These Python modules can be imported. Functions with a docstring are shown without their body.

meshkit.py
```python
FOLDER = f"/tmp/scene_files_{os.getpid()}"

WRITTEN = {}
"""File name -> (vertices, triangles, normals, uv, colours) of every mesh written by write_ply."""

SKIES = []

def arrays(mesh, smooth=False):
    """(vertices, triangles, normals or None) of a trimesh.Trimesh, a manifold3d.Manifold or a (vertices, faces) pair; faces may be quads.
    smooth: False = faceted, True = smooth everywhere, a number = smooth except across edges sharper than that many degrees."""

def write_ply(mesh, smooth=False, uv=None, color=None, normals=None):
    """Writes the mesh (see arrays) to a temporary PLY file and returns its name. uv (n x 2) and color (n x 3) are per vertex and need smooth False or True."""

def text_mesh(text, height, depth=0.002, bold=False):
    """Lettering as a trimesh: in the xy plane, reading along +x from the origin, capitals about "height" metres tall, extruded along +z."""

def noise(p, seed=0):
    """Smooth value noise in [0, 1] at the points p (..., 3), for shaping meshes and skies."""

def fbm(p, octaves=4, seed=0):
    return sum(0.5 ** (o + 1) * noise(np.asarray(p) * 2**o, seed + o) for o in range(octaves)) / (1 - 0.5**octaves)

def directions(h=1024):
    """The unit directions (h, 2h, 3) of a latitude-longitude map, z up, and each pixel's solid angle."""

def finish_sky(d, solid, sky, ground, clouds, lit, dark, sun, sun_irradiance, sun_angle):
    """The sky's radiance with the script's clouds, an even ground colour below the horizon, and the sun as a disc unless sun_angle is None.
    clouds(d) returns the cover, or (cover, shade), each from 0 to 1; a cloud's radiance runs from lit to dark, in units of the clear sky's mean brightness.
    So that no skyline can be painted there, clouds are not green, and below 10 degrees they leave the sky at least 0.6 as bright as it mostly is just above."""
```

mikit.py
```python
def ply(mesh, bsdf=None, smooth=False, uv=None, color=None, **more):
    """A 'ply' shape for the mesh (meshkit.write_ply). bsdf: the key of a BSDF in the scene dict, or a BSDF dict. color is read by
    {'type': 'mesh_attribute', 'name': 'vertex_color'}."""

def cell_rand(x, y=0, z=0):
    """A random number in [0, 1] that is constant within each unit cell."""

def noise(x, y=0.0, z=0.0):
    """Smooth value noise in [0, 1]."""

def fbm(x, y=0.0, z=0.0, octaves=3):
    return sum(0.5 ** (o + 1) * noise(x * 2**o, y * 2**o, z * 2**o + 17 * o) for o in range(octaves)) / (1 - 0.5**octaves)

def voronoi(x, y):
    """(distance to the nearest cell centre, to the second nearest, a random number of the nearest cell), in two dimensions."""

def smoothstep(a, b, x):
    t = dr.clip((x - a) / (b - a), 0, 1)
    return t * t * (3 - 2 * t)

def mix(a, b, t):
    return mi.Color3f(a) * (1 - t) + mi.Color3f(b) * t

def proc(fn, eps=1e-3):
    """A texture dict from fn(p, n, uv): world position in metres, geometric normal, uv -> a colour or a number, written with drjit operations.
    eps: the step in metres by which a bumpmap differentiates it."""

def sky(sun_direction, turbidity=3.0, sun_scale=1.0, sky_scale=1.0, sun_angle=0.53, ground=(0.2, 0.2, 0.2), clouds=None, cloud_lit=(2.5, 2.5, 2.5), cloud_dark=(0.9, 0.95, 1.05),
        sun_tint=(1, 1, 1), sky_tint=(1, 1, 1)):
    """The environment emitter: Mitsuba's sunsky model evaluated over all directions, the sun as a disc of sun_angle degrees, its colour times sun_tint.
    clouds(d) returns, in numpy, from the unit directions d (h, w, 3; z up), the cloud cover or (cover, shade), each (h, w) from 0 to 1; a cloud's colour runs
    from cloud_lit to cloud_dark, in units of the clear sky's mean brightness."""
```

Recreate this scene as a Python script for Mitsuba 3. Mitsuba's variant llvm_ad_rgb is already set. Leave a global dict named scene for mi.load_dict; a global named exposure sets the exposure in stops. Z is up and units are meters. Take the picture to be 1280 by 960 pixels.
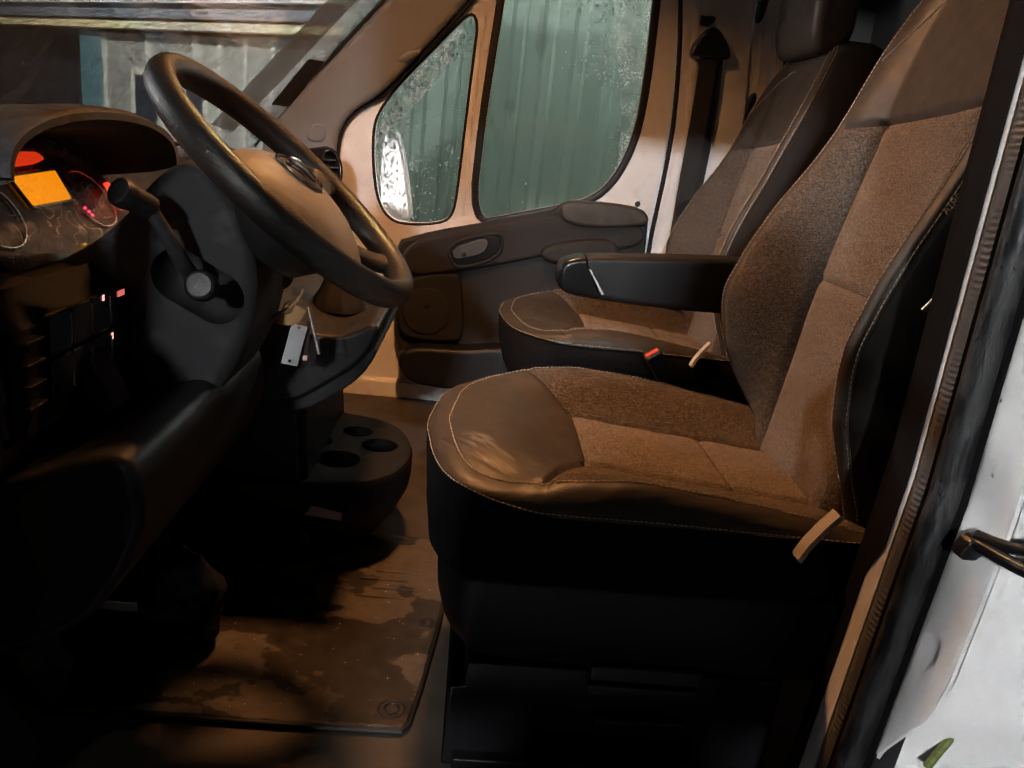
import math, random
import numpy as np, trimesh, manifold3d as m3
import mitsuba as mi, drjit as dr
import mikit, meshkit
from mikit import proc, noise, fbm, voronoi, cell_rand, smoothstep, mix
from shapely.geometry import Polygon, Point
rng = np.random.default_rng(7)
T = mi.ScalarTransform4f
scene = {'type': 'scene'}
labels = {}
exposure = -0.1

# ---------------------------------------------------------------- camera (x to the rear of the van, y to its right side, z up from the cab floor)
def cam_axes(yaw, pitch, roll):
    f = np.array([math.sin(yaw) * math.cos(pitch), math.cos(yaw) * math.cos(pitch), -math.sin(pitch)])
    r = np.array([math.cos(yaw), -math.sin(yaw), 0.0])
    u = np.cross(r, f)
    return f, -math.sin(roll) * r + math.cos(roll) * u
EYE = np.array([-.01, -1.10, .825])
F_, U_ = cam_axes(math.radians(3.8), math.radians(16.6), math.radians(6.45))
scene['camera'] = {'type': 'perspective', 'fov': math.degrees(2 * math.atan(640 / 1008)), 'fov_axis': 'x', 'near_clip': .02, 'far_clip': 200.0,
                   'to_world': T().look_at(origin=EYE.tolist(), target=(EYE + F_).tolist(), up=U_.tolist())}

# ---------------------------------------------------------------- light: night; one warm dome lamp in the cab, white floodlights in the yard
def rgb(*c): return {'type': 'rgb', 'value': list(c)}
DOME_L = (920, 400, 142)
YARD_L = (1560, 1590, 1620)
WALL_L = (520, 540, 520)
SHED_L = (1650, 1720, 1730)
FRONT_L = (1150, 1160, 1140)
GLARE_L = (160, 118, 125)
SIDE_L = (115, 118, 115)

# ---------------------------------------------------------------- helpers
def free(key):
    if key not in scene and key not in labels: return key
    k = 1
    while f'{key}_{k:03d}' in scene or f'{key}_{k:03d}' in labels: k += 1
    return f'{key}_{k:03d}'
def thing(name, label, cat, group=None, kind=None):
    key = free(name)
    labels[key] = {'label': label, 'category': cat}
    if group: labels[key]['group'] = group
    if kind: labels[key] = {'label': label, 'kind': kind}
    return key
def add(name, mesh, mat, parent=None, smooth=35, label=None, kind=None, **more):
    key = free(parent + '__' + name if parent else name)
    scene[key] = mikit.ply(mesh, mat, smooth=smooth, **more)
    if label or kind:
        labels[key] = {}
        if label: labels[key]['label'] = label
        if kind: labels[key]['kind'] = kind
    return key
def cat(*ms): return trimesh.util.concatenate([tm(m) for m in ms])
def tm(m):
    if hasattr(m, 'to_mesh'):
        a = m.to_mesh(); return trimesh.Trimesh(a.vert_properties[:, :3], a.tri_verts, process=False)
    if isinstance(m, tuple): return trimesh.Trimesh(m[0], m[1], process=False)
    return m
def man(m):
    m = tm(m); m = trimesh.Trimesh(m.vertices, m.faces, process=True)
    return m3.Manifold(m3.Mesh(np.asarray(m.vertices, np.float32), np.asarray(m.faces, np.uint32)))
def rbox(size, r=.005, at=(0, 0, 0), seg=12):
    h = np.array(size) / 2 - r
    s = m3.Manifold.sphere(r, seg)
    m = m3.Manifold.batch_hull([s.translate([float(a * h[0]), float(b * h[1]), float(c * h[2])]) for a in (-1, 1) for b in (-1, 1) for c in (-1, 1)])
    return m.translate([float(x) for x in at])
def frame(o, e1, e2, n):
    m = np.eye(4); m[:3, 0], m[:3, 1], m[:3, 2], m[:3, 3] = e1, e2, n, o; return m
def put(m, M):
    m = tm(m).copy(); m.apply_transform(M); return m
def unit(v): v = np.asarray(v, float); return v / np.linalg.norm(v)
def chaikin(p, k=2, closed=True):
    p = np.asarray(p, float)
    for _ in range(k):
        if closed:
            q = np.roll(p, -1, 0); p = np.stack([.75 * p + .25 * q, .25 * p + .75 * q], 1).reshape(-1, p.shape[1])
        else:
            a, b = p[:-1], p[1:]
            p = np.vstack([p[:1], np.stack([.75 * a + .25 * b, .25 * a + .75 * b], 1).reshape(-1, p.shape[1]), p[-1:]])
    return p
def resample(p, n, closed=False):
    p = np.asarray(p, float)
    if closed: p = np.vstack([p, p[:1]])
    d = np.concatenate([[0], np.cumsum(np.linalg.norm(np.diff(p, axis=0), axis=1))])
    s = np.linspace(0, d[-1], n + 1)[:-1] if closed else np.linspace(0, d[-1], n)
    return np.stack([np.interp(s, d, p[:, k]) for k in range(p.shape[1])], 1)
def spline(p, n, closed=False):
    from scipy.interpolate import CubicSpline
    p = np.asarray(p, float)
    if closed: p = np.vstack([p, p[:1]])
    d = np.concatenate([[0], np.cumsum(np.linalg.norm(np.diff(p, axis=0), axis=1) ** .6)])
    f = CubicSpline(d, p, bc_type='periodic' if closed else 'natural')
    return resample(f(np.linspace(0, d[-1], 12 * len(p))[: -1 if closed else None]), n, closed)
def loft(rings, caps=True, closed=True):
    """rings: list of (n,3) loops"""
    R = np.array(rings); k, n, _ = R.shape
    v = R.reshape(-1, 3); f = []
    m = n if closed else n - 1
    for i in range(k - 1):
        a = i * n + np.arange(m); b = i * n + (np.arange(m) + 1) % n
        f += [np.stack([a, b, b + n], 1), np.stack([a, b + n, a + n], 1)]
    f = np.vstack(f)
    if caps:
        c0, c1 = R[0].mean(0), R[-1].mean(0); v = np.vstack([v, c0, c1]); i0 = k * n
        a = np.arange(n); b = (a + 1) % n
        f = np.vstack([f, np.stack([b, a, np.full(n, i0)], 1), np.stack([(k - 1) * n + a, (k - 1) * n + b, np.full(n, i0 + 1)], 1)])
    return trimesh.Trimesh(v, f, process=False)
def fixn(m):
    m = tm(m); m = trimesh.Trimesh(m.vertices, m.faces, process=True); m.fix_normals(); return m
def tube(path, r, n=10, closed=False, flat=None, up=None):
    """flat=(a,b): elliptic section with half-axes a (sideways) and b (along up)"""
    p = np.asarray(path, float); k = len(p)
    t = np.gradient(p, axis=0) if not closed else np.roll(p, -1, 0) - np.roll(p, 1, 0)
    t /= np.linalg.norm(t, axis=1, keepdims=True) + 1e-12
    u = np.array(up if up is not None else (0, 0, 1.0)) + np.array([.01, .013, .0])
    rr = np.broadcast_to(np.asarray(r, float), (k,)); rings = []
    for i in range(k):
        b = np.cross(t[i], u); b /= np.linalg.norm(b) + 1e-12
        w = np.cross(b, t[i])
        if up is None: u = w
        a = np.linspace(0, 2 * np.pi, n, endpoint=False)[:, None]
        fa, fb = flat if flat else (rr[i], rr[i])
        rings.append(p[i] + np.cos(a) * fa * b + np.sin(a) * fb * w)
    if closed: rings.append(rings[0]); return fixn(loft(rings, False))
    return fixn(loft(rings))
def tri2d(poly):
    return trimesh.creation.triangulate_polygon(poly, engine='earcut')
def slab(outline, y0, y1, r=.004, n=None, steps=4):
    """prism of an outline given in (x, z), from y0 to y1, edges rounded by r"""
    o = np.asarray(outline, float)
    if n: o = resample(o, n, True)
    if Polygon(o).exterior.is_ccw is False: o = o[::-1]
    e = np.roll(o, -1, 0) - np.roll(o, 1, 0); e /= np.linalg.norm(e, axis=1, keepdims=True) + 1e-12
    nrm = np.stack([e[:, 1], -e[:, 0]], 1)
    while r > 2e-4 and not Polygon(o - nrm * r).is_valid: r *= .8
    rings = []
    for k in range(steps + 1):
        a = k / steps * np.pi / 2; rings.append((o - nrm * r * (1 - math.sin(a)), y0 + r * (1 - math.cos(a))))
    for k in range(steps + 1):
        a = k / steps * np.pi / 2; rings.append((o - nrm * r * (1 - math.cos(a)), y1 - r * (1 - math.sin(a))))
    m = loft([np.stack([a[:, 0], np.full(len(a), y), a[:, 1]], 1) for a, y in rings], caps=False)
    cv = []
    for (a, y) in (rings[0], rings[-1]):
        pl = Polygon(a)
        if not pl.is_valid: pl = pl.buffer(0)
        if pl.geom_type != 'Polygon': pl = max(pl.geoms, key=lambda g: g.area)
        v, f = tri2d(pl); cv.append(trimesh.Trimesh(np.stack([v[:, 0], np.full(len(v), y), v[:, 1]], 1), f, process=False))
    out = trimesh.util.concatenate([m] + cv); out.merge_vertices(); out.fix_normals(); return out
def plate(outer, holes, y0, y1):
    """flat plate in (x, z) with holes"""
    p = Polygon(outer, holes) if holes else Polygon(outer)
    m = trimesh.creation.extrude_polygon(p, y1 - y0, engine='earcut')
    v = m.vertices; m.vertices = np.stack([v[:, 0], y0 + v[:, 2], v[:, 1]], 1); m.fix_normals(); return m
def dense(m, e): 
    m = tm(m); v, f = trimesh.remesh.subdivide_to_size(m.vertices, m.faces, e); return trimesh.Trimesh(v, f, process=True)
def lean(m):
    """the side of the van leans inwards above the belt line"""
    m = tm(m).copy(); z = m.vertices[:, 2]; m.vertices[:, 1] -= .17 * (z - .6) * (z > .6); return m
def leanp(x, z, y): return (x, y - .17 * max(z - .6, 0), z)
def lathe(profile, n=28):
    return fixn(trimesh.creation.revolve(np.asarray(profile, float), sections=n))
def xyz2(m, o, n, up=(0, 0, 1)):
    """mesh built along +z, moved so that z points along n and y roughly along up"""
    n = unit(n); e1 = np.cross(up, n); e1 = unit(e1) if np.linalg.norm(e1) > 1e-6 else np.array([1., 0, 0]); return put(m, frame(o, e1, np.cross(n, e1), n))
def stitch(path, gap=.0068, ln=.0044, r=.0007):
    p = np.asarray(path, float); d = np.concatenate([[0], np.cumsum(np.linalg.norm(np.diff(p, axis=0), axis=1))])
    s = np.arange(gap / 2, d[-1] - ln, gap); ms = []
    for a in s:
        A = np.array([np.interp(a, d, p[:, k]) for k in range(3)]); B = np.array([np.interp(a + ln, d, p[:, k]) for k in range(3)])
        t = unit(B - A); e = unit(np.cross(t, (.3, .5, .8))); w = np.cross(t, e)
        ring = [e, w, -e, -w]
        v = np.array([A - t * r] + [A + t * r * .6 + r * x for x in ring] + [B - t * r * .6 + r * x for x in ring] + [B + t * r])
        f = [[0, 2, 1], [0, 3, 2], [0, 4, 3], [0, 1, 4]] + [[1 + i, 1 + (i + 1) % 4, 5 + (i + 1) % 4] for i in range(4)] + [[1 + i, 5 + (i + 1) % 4, 5 + i] for i in range(4)] + [[9, 5, 6], [9, 6, 7], [9, 7, 8], [9, 8, 5]]
        ms.append(trimesh.Trimesh(v, f, process=False))
    return trimesh.util.concatenate(ms)

# ---------------------------------------------------------------- materials
def bump(b, fn, scale=1.0, eps=6e-4): return {'type': 'bumpmap', 'arbitrary': proc(fn, eps), 'scale': scale, 'bsdf': b}
def two(b): return {'type': 'twosided', 'bsdf': b}
def P(color, rough=.5, spec=.5, metallic=0.0, **k):
    c = rgb(*color) if not callable(color) else proc(color)
    rr = rough if not callable(rough) else proc(rough)
    return {'type': 'principled', 'base_color': c, 'roughness': rr, 'specular': spec, 'metallic': metallic, **k}
def leather_h(p, n, uv): return .00028 * fbm(p.x * 420, p.y * 420, p.z * 420, 2) + .0012 * fbm(p.x * 28, p.y * 28, p.z * 28, 3)
def scuff(p):
    # dusty rub marks across the front of the driver's cushion, in streaks
    u, v = (p.x - .035) * .55 + (p.y + .135) * -.83, (p.x - .035) * .83 + (p.y + .135) * .55
    st_ = smoothstep(.50, .72, fbm(u * 22, v * 190, 3, 3)); a_ = smoothstep(.40, .62, fbm(u * 16 + 4, v * 30, 8, 3))
    return st_ * a_ * smoothstep(.085, .05, dr.abs(u)) * smoothstep(.035, .02, dr.abs(v)) * smoothstep(.40, .43, p.z)
def leather_c(p, n, uv):
    a = fbm(p.x * 60, p.y * 60, p.z * 60, 3); s = smoothstep(.60, .75, fbm(p.x * 14 + 3, p.y * 9, p.z * 14, 4))
    return mix((.032, .026, .0205), (.048, .039, .031), a) * (1 - .25 * s) + mi.Color3f(.030, .026, .023) * s * .5 + mi.Color3f(.10, .095, .09) * scuff(p)
scene['m_leather'] = two(bump(P(leather_c, .46, .32), leather_h))
def cloth_cell(p):
    # a knitted melange: threads of 1.3 mm, light and dark
    return .5 * cell_rand(p.x * 760 + p.z * 130, p.y * 760, p.z * 760) + .5 * noise(p.x * 520, p.y * 520, p.z * 520)
def cloth_c(p, n, uv):
    a = cloth_cell(p); b = fbm(p.x * 22, p.y * 22, p.z * 22, 3)
    return mix((.060, .049, .040), (.25, .205, .165), smoothstep(.22, .85, a)) * (.82 + .36 * b)
def cloth_dark(p, n, uv):
    a = cloth_cell(p); b = fbm(p.x * 22, p.y * 22, p.z * 22, 3)
    return mix((.025, .021, .018), (.215, .175, .14), smoothstep(.30, .95, a)) * (.8 + .4 * b)
def cloth_h(p, n, uv): return .0006 * noise(p.x * 700, p.y * 700, p.z * 700)
scene['m_cloth'] = two(bump(P(cloth_c, .95, .1), cloth_h))
scene['m_bolster'] = two(bump(P(cloth_dark, .95, .1), cloth_h))
scene['m_black_cloth'] = two(P((.005, .005, .006), .85, .1))
def grain(p, n, uv): return .00022 * fbm(p.x * 900, p.y * 900, p.z * 900, 2)
scene['m_plastic'] = two(bump(P((.009, .009, .010), .45, .35), grain))
scene['m_gloss_plastic'] = two(P((.006, .006, .007), .24, .45))
def dash_c(p, n, uv):
    d = smoothstep(.55, .8, fbm(p.x * 35, p.y * 35, p.z * 35, 4)); return mix((.022, .0225, .024), (.036, .036, .0375), d)
scene['m_dash'] = two(bump(P(dash_c, .66, .2), grain))
scene['m_panel'] = two(bump(P((.026, .0245, .0235), .68, .18), grain))
def rim_h(p, n, uv): return .0009 * fbm(p.x * 520, p.y * 520, p.z * 520, 3)
scene['m_rim'] = two(bump(P((.014, .0135, .013), .38, .5), rim_h))
scene['m_cover'] = two(bump(P((.17, .165, .155), .55, .35), grain))
scene['m_trim'] = two(bump(P((.17, .173, .177), .65, .25), grain))
def paint_c(p, n, uv):
    d = smoothstep(.62, .85, fbm(p.x * 30, p.y * 30, p.z * 18, 4)); return mix((.80, .79, .775), (.72, .705, .68), d)
scene['m_paint'] = two(P(paint_c, .28, .5, clearcoat=.5, clearcoat_gloss=.9))
scene['m_rubber'] = two(P((.013, .013, .014), .5, .35))
scene['m_wet_rubber'] = two(bump(P(lambda p, n, uv: mix((.012, .012, .013), (.022, .022, .023), smoothstep(.4, .6, fbm(p.x * 90, p.y * 90, p.z * 25, 3))), lambda p, n, uv: mi.Float(.30) + .3 * smoothstep(.4, .6, fbm(p.x * 90, p.y * 90, p.z * 25, 3)), .5), lambda p, n, uv: .0008 * fbm(p.x * 120, p.y * 120, p.z * 60, 3)))
scene['m_side'] = two(bump(P((.013, .011, .0095), .7, .15), leather_h))
scene['m_chrome'] = two({'type': 'roughconductor', 'material': 'Cr', 'alpha': .12})
scene['m_steel'] = two({'type': 'roughconductor', 'material': 'Cr', 'alpha': .3})
scene['m_thread'] = two(P((.62, .50, .38), .7, .2))
scene['m_grey_thread'] = two(P((.30, .28, .26), .7, .2))
scene['m_glass'] = {'type': 'thindielectric', 'int_ior': 1.5}
scene['m_water'] = {'type': 'dielectric', 'int_ior': 1.33}
def belt_h(p, n, uv): return .0005 * noise(p.x * 100, p.y * 100, p.z * 600)
scene['m_belt'] = two(bump(P((.022, .020, .019), .6, .3), belt_h))
scene['m_red'] = two(P((.65, .05, .03), .35, .5))
scene['m_tan_strip'] = two(P((.45, .42, .38), .6, .3))
scene['m_tag'] = two(P((.42, .42, .42), .6, .3))
scene['m_brass'] = two({'type': 'roughconductor', 'material': 'Cu', 'alpha': .25})
def floor_c(p, n, uv):
    d = fbm(p.x * 16, p.y * 16, 0, 4); return mix((.036, .030, .024), (.060, .049, .038), d)
scene['m_floor'] = two(bump(P(floor_c, .6, .35), lambda p, n, uv: .0006 * fbm(p.x * 200, p.y * 200, 0, 3)))
def mat_c(p, n, uv):
    q = fbm(p.x * 11 + 2.3, p.y * 15 + .7, 0, 5); q2 = fbm(p.x * 38 + 7, p.y * 46, 2, 4); wet = dr.clip(smoothstep(.46, .50, q + .10 * (q2 - .5)) * (.75 + .5 * (q2 - .3)), 0, 1)
    dust = fbm(p.x * 60, p.y * 60, 3, 3)
    return mix((.046, .036, .026), (.078, .061, .044), dust) * (1 - wet) + mi.Color3f(.014, .0105, .008) * wet
def mat_r(p, n, uv):
    q = fbm(p.x * 11 + 2.3, p.y * 15 + .7, 0, 5); return mi.Float(.75) - .42 * smoothstep(.485, .515, q)
scene['m_mat'] = two(bump(P(mat_c, mat_r, .4), lambda p, n, uv: .0008 * fbm(p.x * 160, p.y * 160, 0, 3)))
scene['m_mat_edge'] = two(P((.012, .011, .010), .6, .3))

# ================================================================ SETTING
add('cab_floor', dense(plate([(-1.15, -.40), (1.1, -.40), (1.1, 1.45), (-1.15, 1.45)], None, -.01, 0).apply_transform(np.array([[1, 0, 0, 0], [0, 0, 1, 0], [0, 1, 0, 0], [0, 0, 0, 1.]])), .08),
    'm_floor', smooth=False, label='brown worn vinyl floor of the cab', kind='structure')
def ground_c(p, n, uv): return mix((.03, .03, .032), (.06, .06, .062), fbm(p.x * 6, p.y * 6, 0, 4))
scene['m_ground'] = two(P(ground_c, .45, .4))
g = trimesh.creation.box((60, 60, .1)); g.apply_translation((0, 0, -.68)); add('ground', g, 'm_ground', smooth=False, label='dark wet asphalt yard around the van', kind='structure')

# ================================================================ SEATS
ZB = np.array([.38, .42, .49, .55, .62, .68, .75, .83, .93, 1.02, 1.09, 1.13])
XR = np.array([.520, .500, .455, .425, .412, .428, .458, .500, .545, .580, .610, .632])
XC = np.array([.478, .487, .497, .506, .515, .525, .537, .552, .572, .592, .613, .632])
WB = np.array([.240, .242, .245, .248, .250, .250, .248, .244, .238, .222, .198, .170])
from scipy.interpolate import PchipInterpolator as PC
fXR, fXC, fWB = PC(ZB, XR), PC(ZB, XC), PC(ZB, WB)
def sm(t): t = np.clip(t, 0, 1); return t * t * (3 - 2 * t)
def back_section(z, top=0.0):
    """front half of the loop, from the left rear edge over the front to the right rear edge: (y, x), with column breaks"""
    xr, xc, w = float(fXR(z)), float(fXC(z)), float(fWB(z)); ys = .122 * w / .25; yr = w - .042
    c = []
    for t in np.linspace(0, 1, 25): y = -ys + 2 * ys * t; c.append((y, xc + .004 * (1 - (y / ys) ** 2)))          # centre panel
    ramp = []
    for t in np.linspace(0, 1, 15)[1:]:
        y = ys + (yr - ys) * t; k = sm(t) * .55 + .45 * t ** .8; ramp.append((y, xc + (xr - xc) * k - .006 * math.sin(math.pi * t)))
    edge = [(yr + .042 * math.sin(a), xr + .020 * (1 - math.cos(a))) for a in np.linspace(0, np.pi / 2, 9)[1:]]
    xb = xc + .125
    side = [(w - .004 * t, xr + .020 + (xb - .03 - xr - .020) * t) for t in np.linspace(0, 1, 10)[1:]] + [(w - .004 - .04 * (1 - math.cos(a)), xb - .03 + .03 * math.sin(a)) for a in np.linspace(0, np.pi / 2, 6)[1:]]
    right = ramp + edge + side
    kz = float(np.clip((z - .62) / .26, 0, 1)); yn = w - (.078 * (1 - kz) + .050 * kz); xn = xc - (xc - xr) * (.70 + .25 * kz)
    rampn = []
    for t in np.linspace(0, 1, 15)[1:]: rampn.append((ys + (yn - ys) * t, xc + (xn - xc) * (sm(t) * .4 + .6 * t)))
    edn = [(yn + .026 * math.sin(a), xn + .014 * (1 - math.cos(a))) for a in np.linspace(0, np.pi / 2 * .8, 9)[1:]]
    (ye, xe_), xs2 = edn[-1], xb - .03
    sidn = [(ye + (w - .002 - ye) * math.sin(t * np.pi / 2), xe_ + (xs2 - xe_) * (.35 * t + .65 * (1 - math.cos(t * np.pi / 2)))) for t in np.linspace(0, 1, 10)[1:]] + [(w - .004 - .04 * (1 - math.cos(a)), xb - .03 + .03 * math.sin(a)) for a in np.linspace(0, np.pi / 2, 6)[1:]]
    left = rampn + edn + sidn
    pts = [(-y, x) for y, x in left[::-1]] + c + right
    a = np.array(pts)
    if top:
        m = np.array([0, xc + .062]); a = m + (a - m) * math.cos(top) ** .7
    return a
NB = 15 - 1 + 8 + 9 + 5
C0 = NB; C1 = NB + 24                        # seams either side of the centre panel
R0, R1 = C0 - 14, C1 + 14                    # ridge stitches
E0, E1 = R0 - 8, R1 + 8                      # outer edge of the leather
def grid_normals(G):
    a = np.gradient(G, axis=0); b = np.gradient(G, axis=1); n = np.cross(a, b); return n / (np.linalg.norm(n, axis=2, keepdims=True) + 1e-12)
def groove(G, cols=(), rows=(), depth=.006, w=.0065, rowcols=None):
    n = grid_normals(G); d = np.zeros(G.shape[:2])
    for c in cols: d = np.maximum(d, np.exp(-(np.linalg.norm(G - G[:, c:c + 1], axis=2) / w) ** 2))
    for r_ in rows:
        e = np.exp(-(np.linalg.norm(G - G[r_:r_ + 1], axis=2) / w) ** 2)
        if rowcols: e[:, :rowcols[0]] = 0; e[:, rowcols[1] + 1:] = 0
        d = np.maximum(d, e)
    return n, d * depth
def patch(G, r0, r1, c0, c1, flip=False):
    g = G[r0:r1 + 1, c0:c1 + 1]; k, n, _ = g.shape
    i = (np.arange(k - 1)[:, None] * n + np.arange(n - 1)[None]).ravel()
    f = np.vstack([np.stack([i, i + 1, i + n + 1], 1), np.stack([i, i + n + 1, i + n], 1)])
    if flip: f = f[:, ::-1]
    return trimesh.Trimesh(g.reshape(-1, 3), f, process=False)

def build_backrest():
    zs = np.concatenate([np.linspace(.385, .675, 60), np.linspace(.675, .917, 50)[1:], np.linspace(.917, 1.13, 44)[1:]])
    rows = [(z, 0) for z in zs] + [(1.13, a) for a in np.linspace(0, np.pi / 2, 12)[1:]]
    G = np.array([[(x, y, z + .035 * math.sin(a)) for y, x in back_section(z, a)] for z, a in rows])
    rL, rT, rE = 59, 108, len(rows) - 1
    G[..., 2] -= .085 * G[..., 1] * np.exp(-((G[..., 2] - .917) / .09) ** 2)
    n, d = groove(G, cols=(C0, C1)); G[:rT + 1] -= (n * d[..., None])[:rT + 1]
    n, d = groove(G, rows=(rL,), rowcols=(C0, C1), depth=.005); G -= n * d[..., None]
    n, d = groove(G, rows=(rT,), rowcols=(R0, R1), depth=.005); G -= n * d[..., None]
    n, d = groove(G, cols=(R0, R1), depth=.0022, w=.004); G -= n * d[..., None]
    n, d = groove(G, cols=(E0, E1), depth=.003, w=.004); G -= n * d[..., None]
    # soft unevenness of worn upholstery
    n = grid_normals(G); G += n * (.004 * (meshkit.fbm(G * 14, 3) - .5))[..., None]
    parts = {'centre_lower': patch(G, 0, rL, C0, C1), 'centre_upper': patch(G, rL, rT, C0, C1), 'bolster': patch(G, 0, rT, R0, C0), 'bolster_001': patch(G, 0, rT, C1, R1),
             'yoke': patch(G, rT, rE, R0, R1), 'edge_trim': patch(G, 0, rE, E0, R0), 'edge_trim_001': patch(G, 0, rE, R1, E1)}
    side = cat(patch(G, 0, rE, 0, E0), patch(G, 0, rE, E1, G.shape[1] - 1)); parts['side'] = side; shell = trimesh.Trimesh()
    bl, br = G[:, 0], G[:, -1]                                               # the back board closes the loop
    B = np.stack([br * (1 - t) + bl * t for t in np.linspace(0, 1, 8)], 1); shell = patch(B, 0, rE, 0, 7)
    welt = [G[0:rT + 1, c] - n[0:rT + 1, c] * .0004 for c in (C0, C1)] + [G[rL, C0:C1 + 1] - n[rL, C0:C1 + 1] * .0004, G[rT, R0:R1 + 1] - n[rT, R0:R1 + 1] * .0004]
    parts['welt'] = cat(*[tube(resample(l, 70), .0007, 6) for l in welt])
    lines = [G[1:rE - 8, c] + n[1:rE - 8, c] * .0012 for c in (R0 - 1, R1 + 1)] + [G[1:rE - 6, c] + n[1:rE - 6, c] * .0012 for c in (E0 + 1, E1 - 1)]
    st = cat(*[stitch(l) for l in lines])
    # curved decorative seam on the shoulder
    k = np.linspace(0, 1, 60); cr = []
    for t in k:
        ci = R1 - 1 - (R1 - C1 + 7) * t ** .8 ; ri = rT + 18 + 19 * math.sin(t * np.pi / 2)
        ri0, ci0 = int(ri), int(ci); cr.append(G[ri0, ci0] + n[ri0, ci0] * .0004)
    curve = tube(resample(spline(np.array(cr)[::8], 40), 40), .0009, 6)
    k2 = np.array(cr); 
    return parts, shell, st, curve

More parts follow.
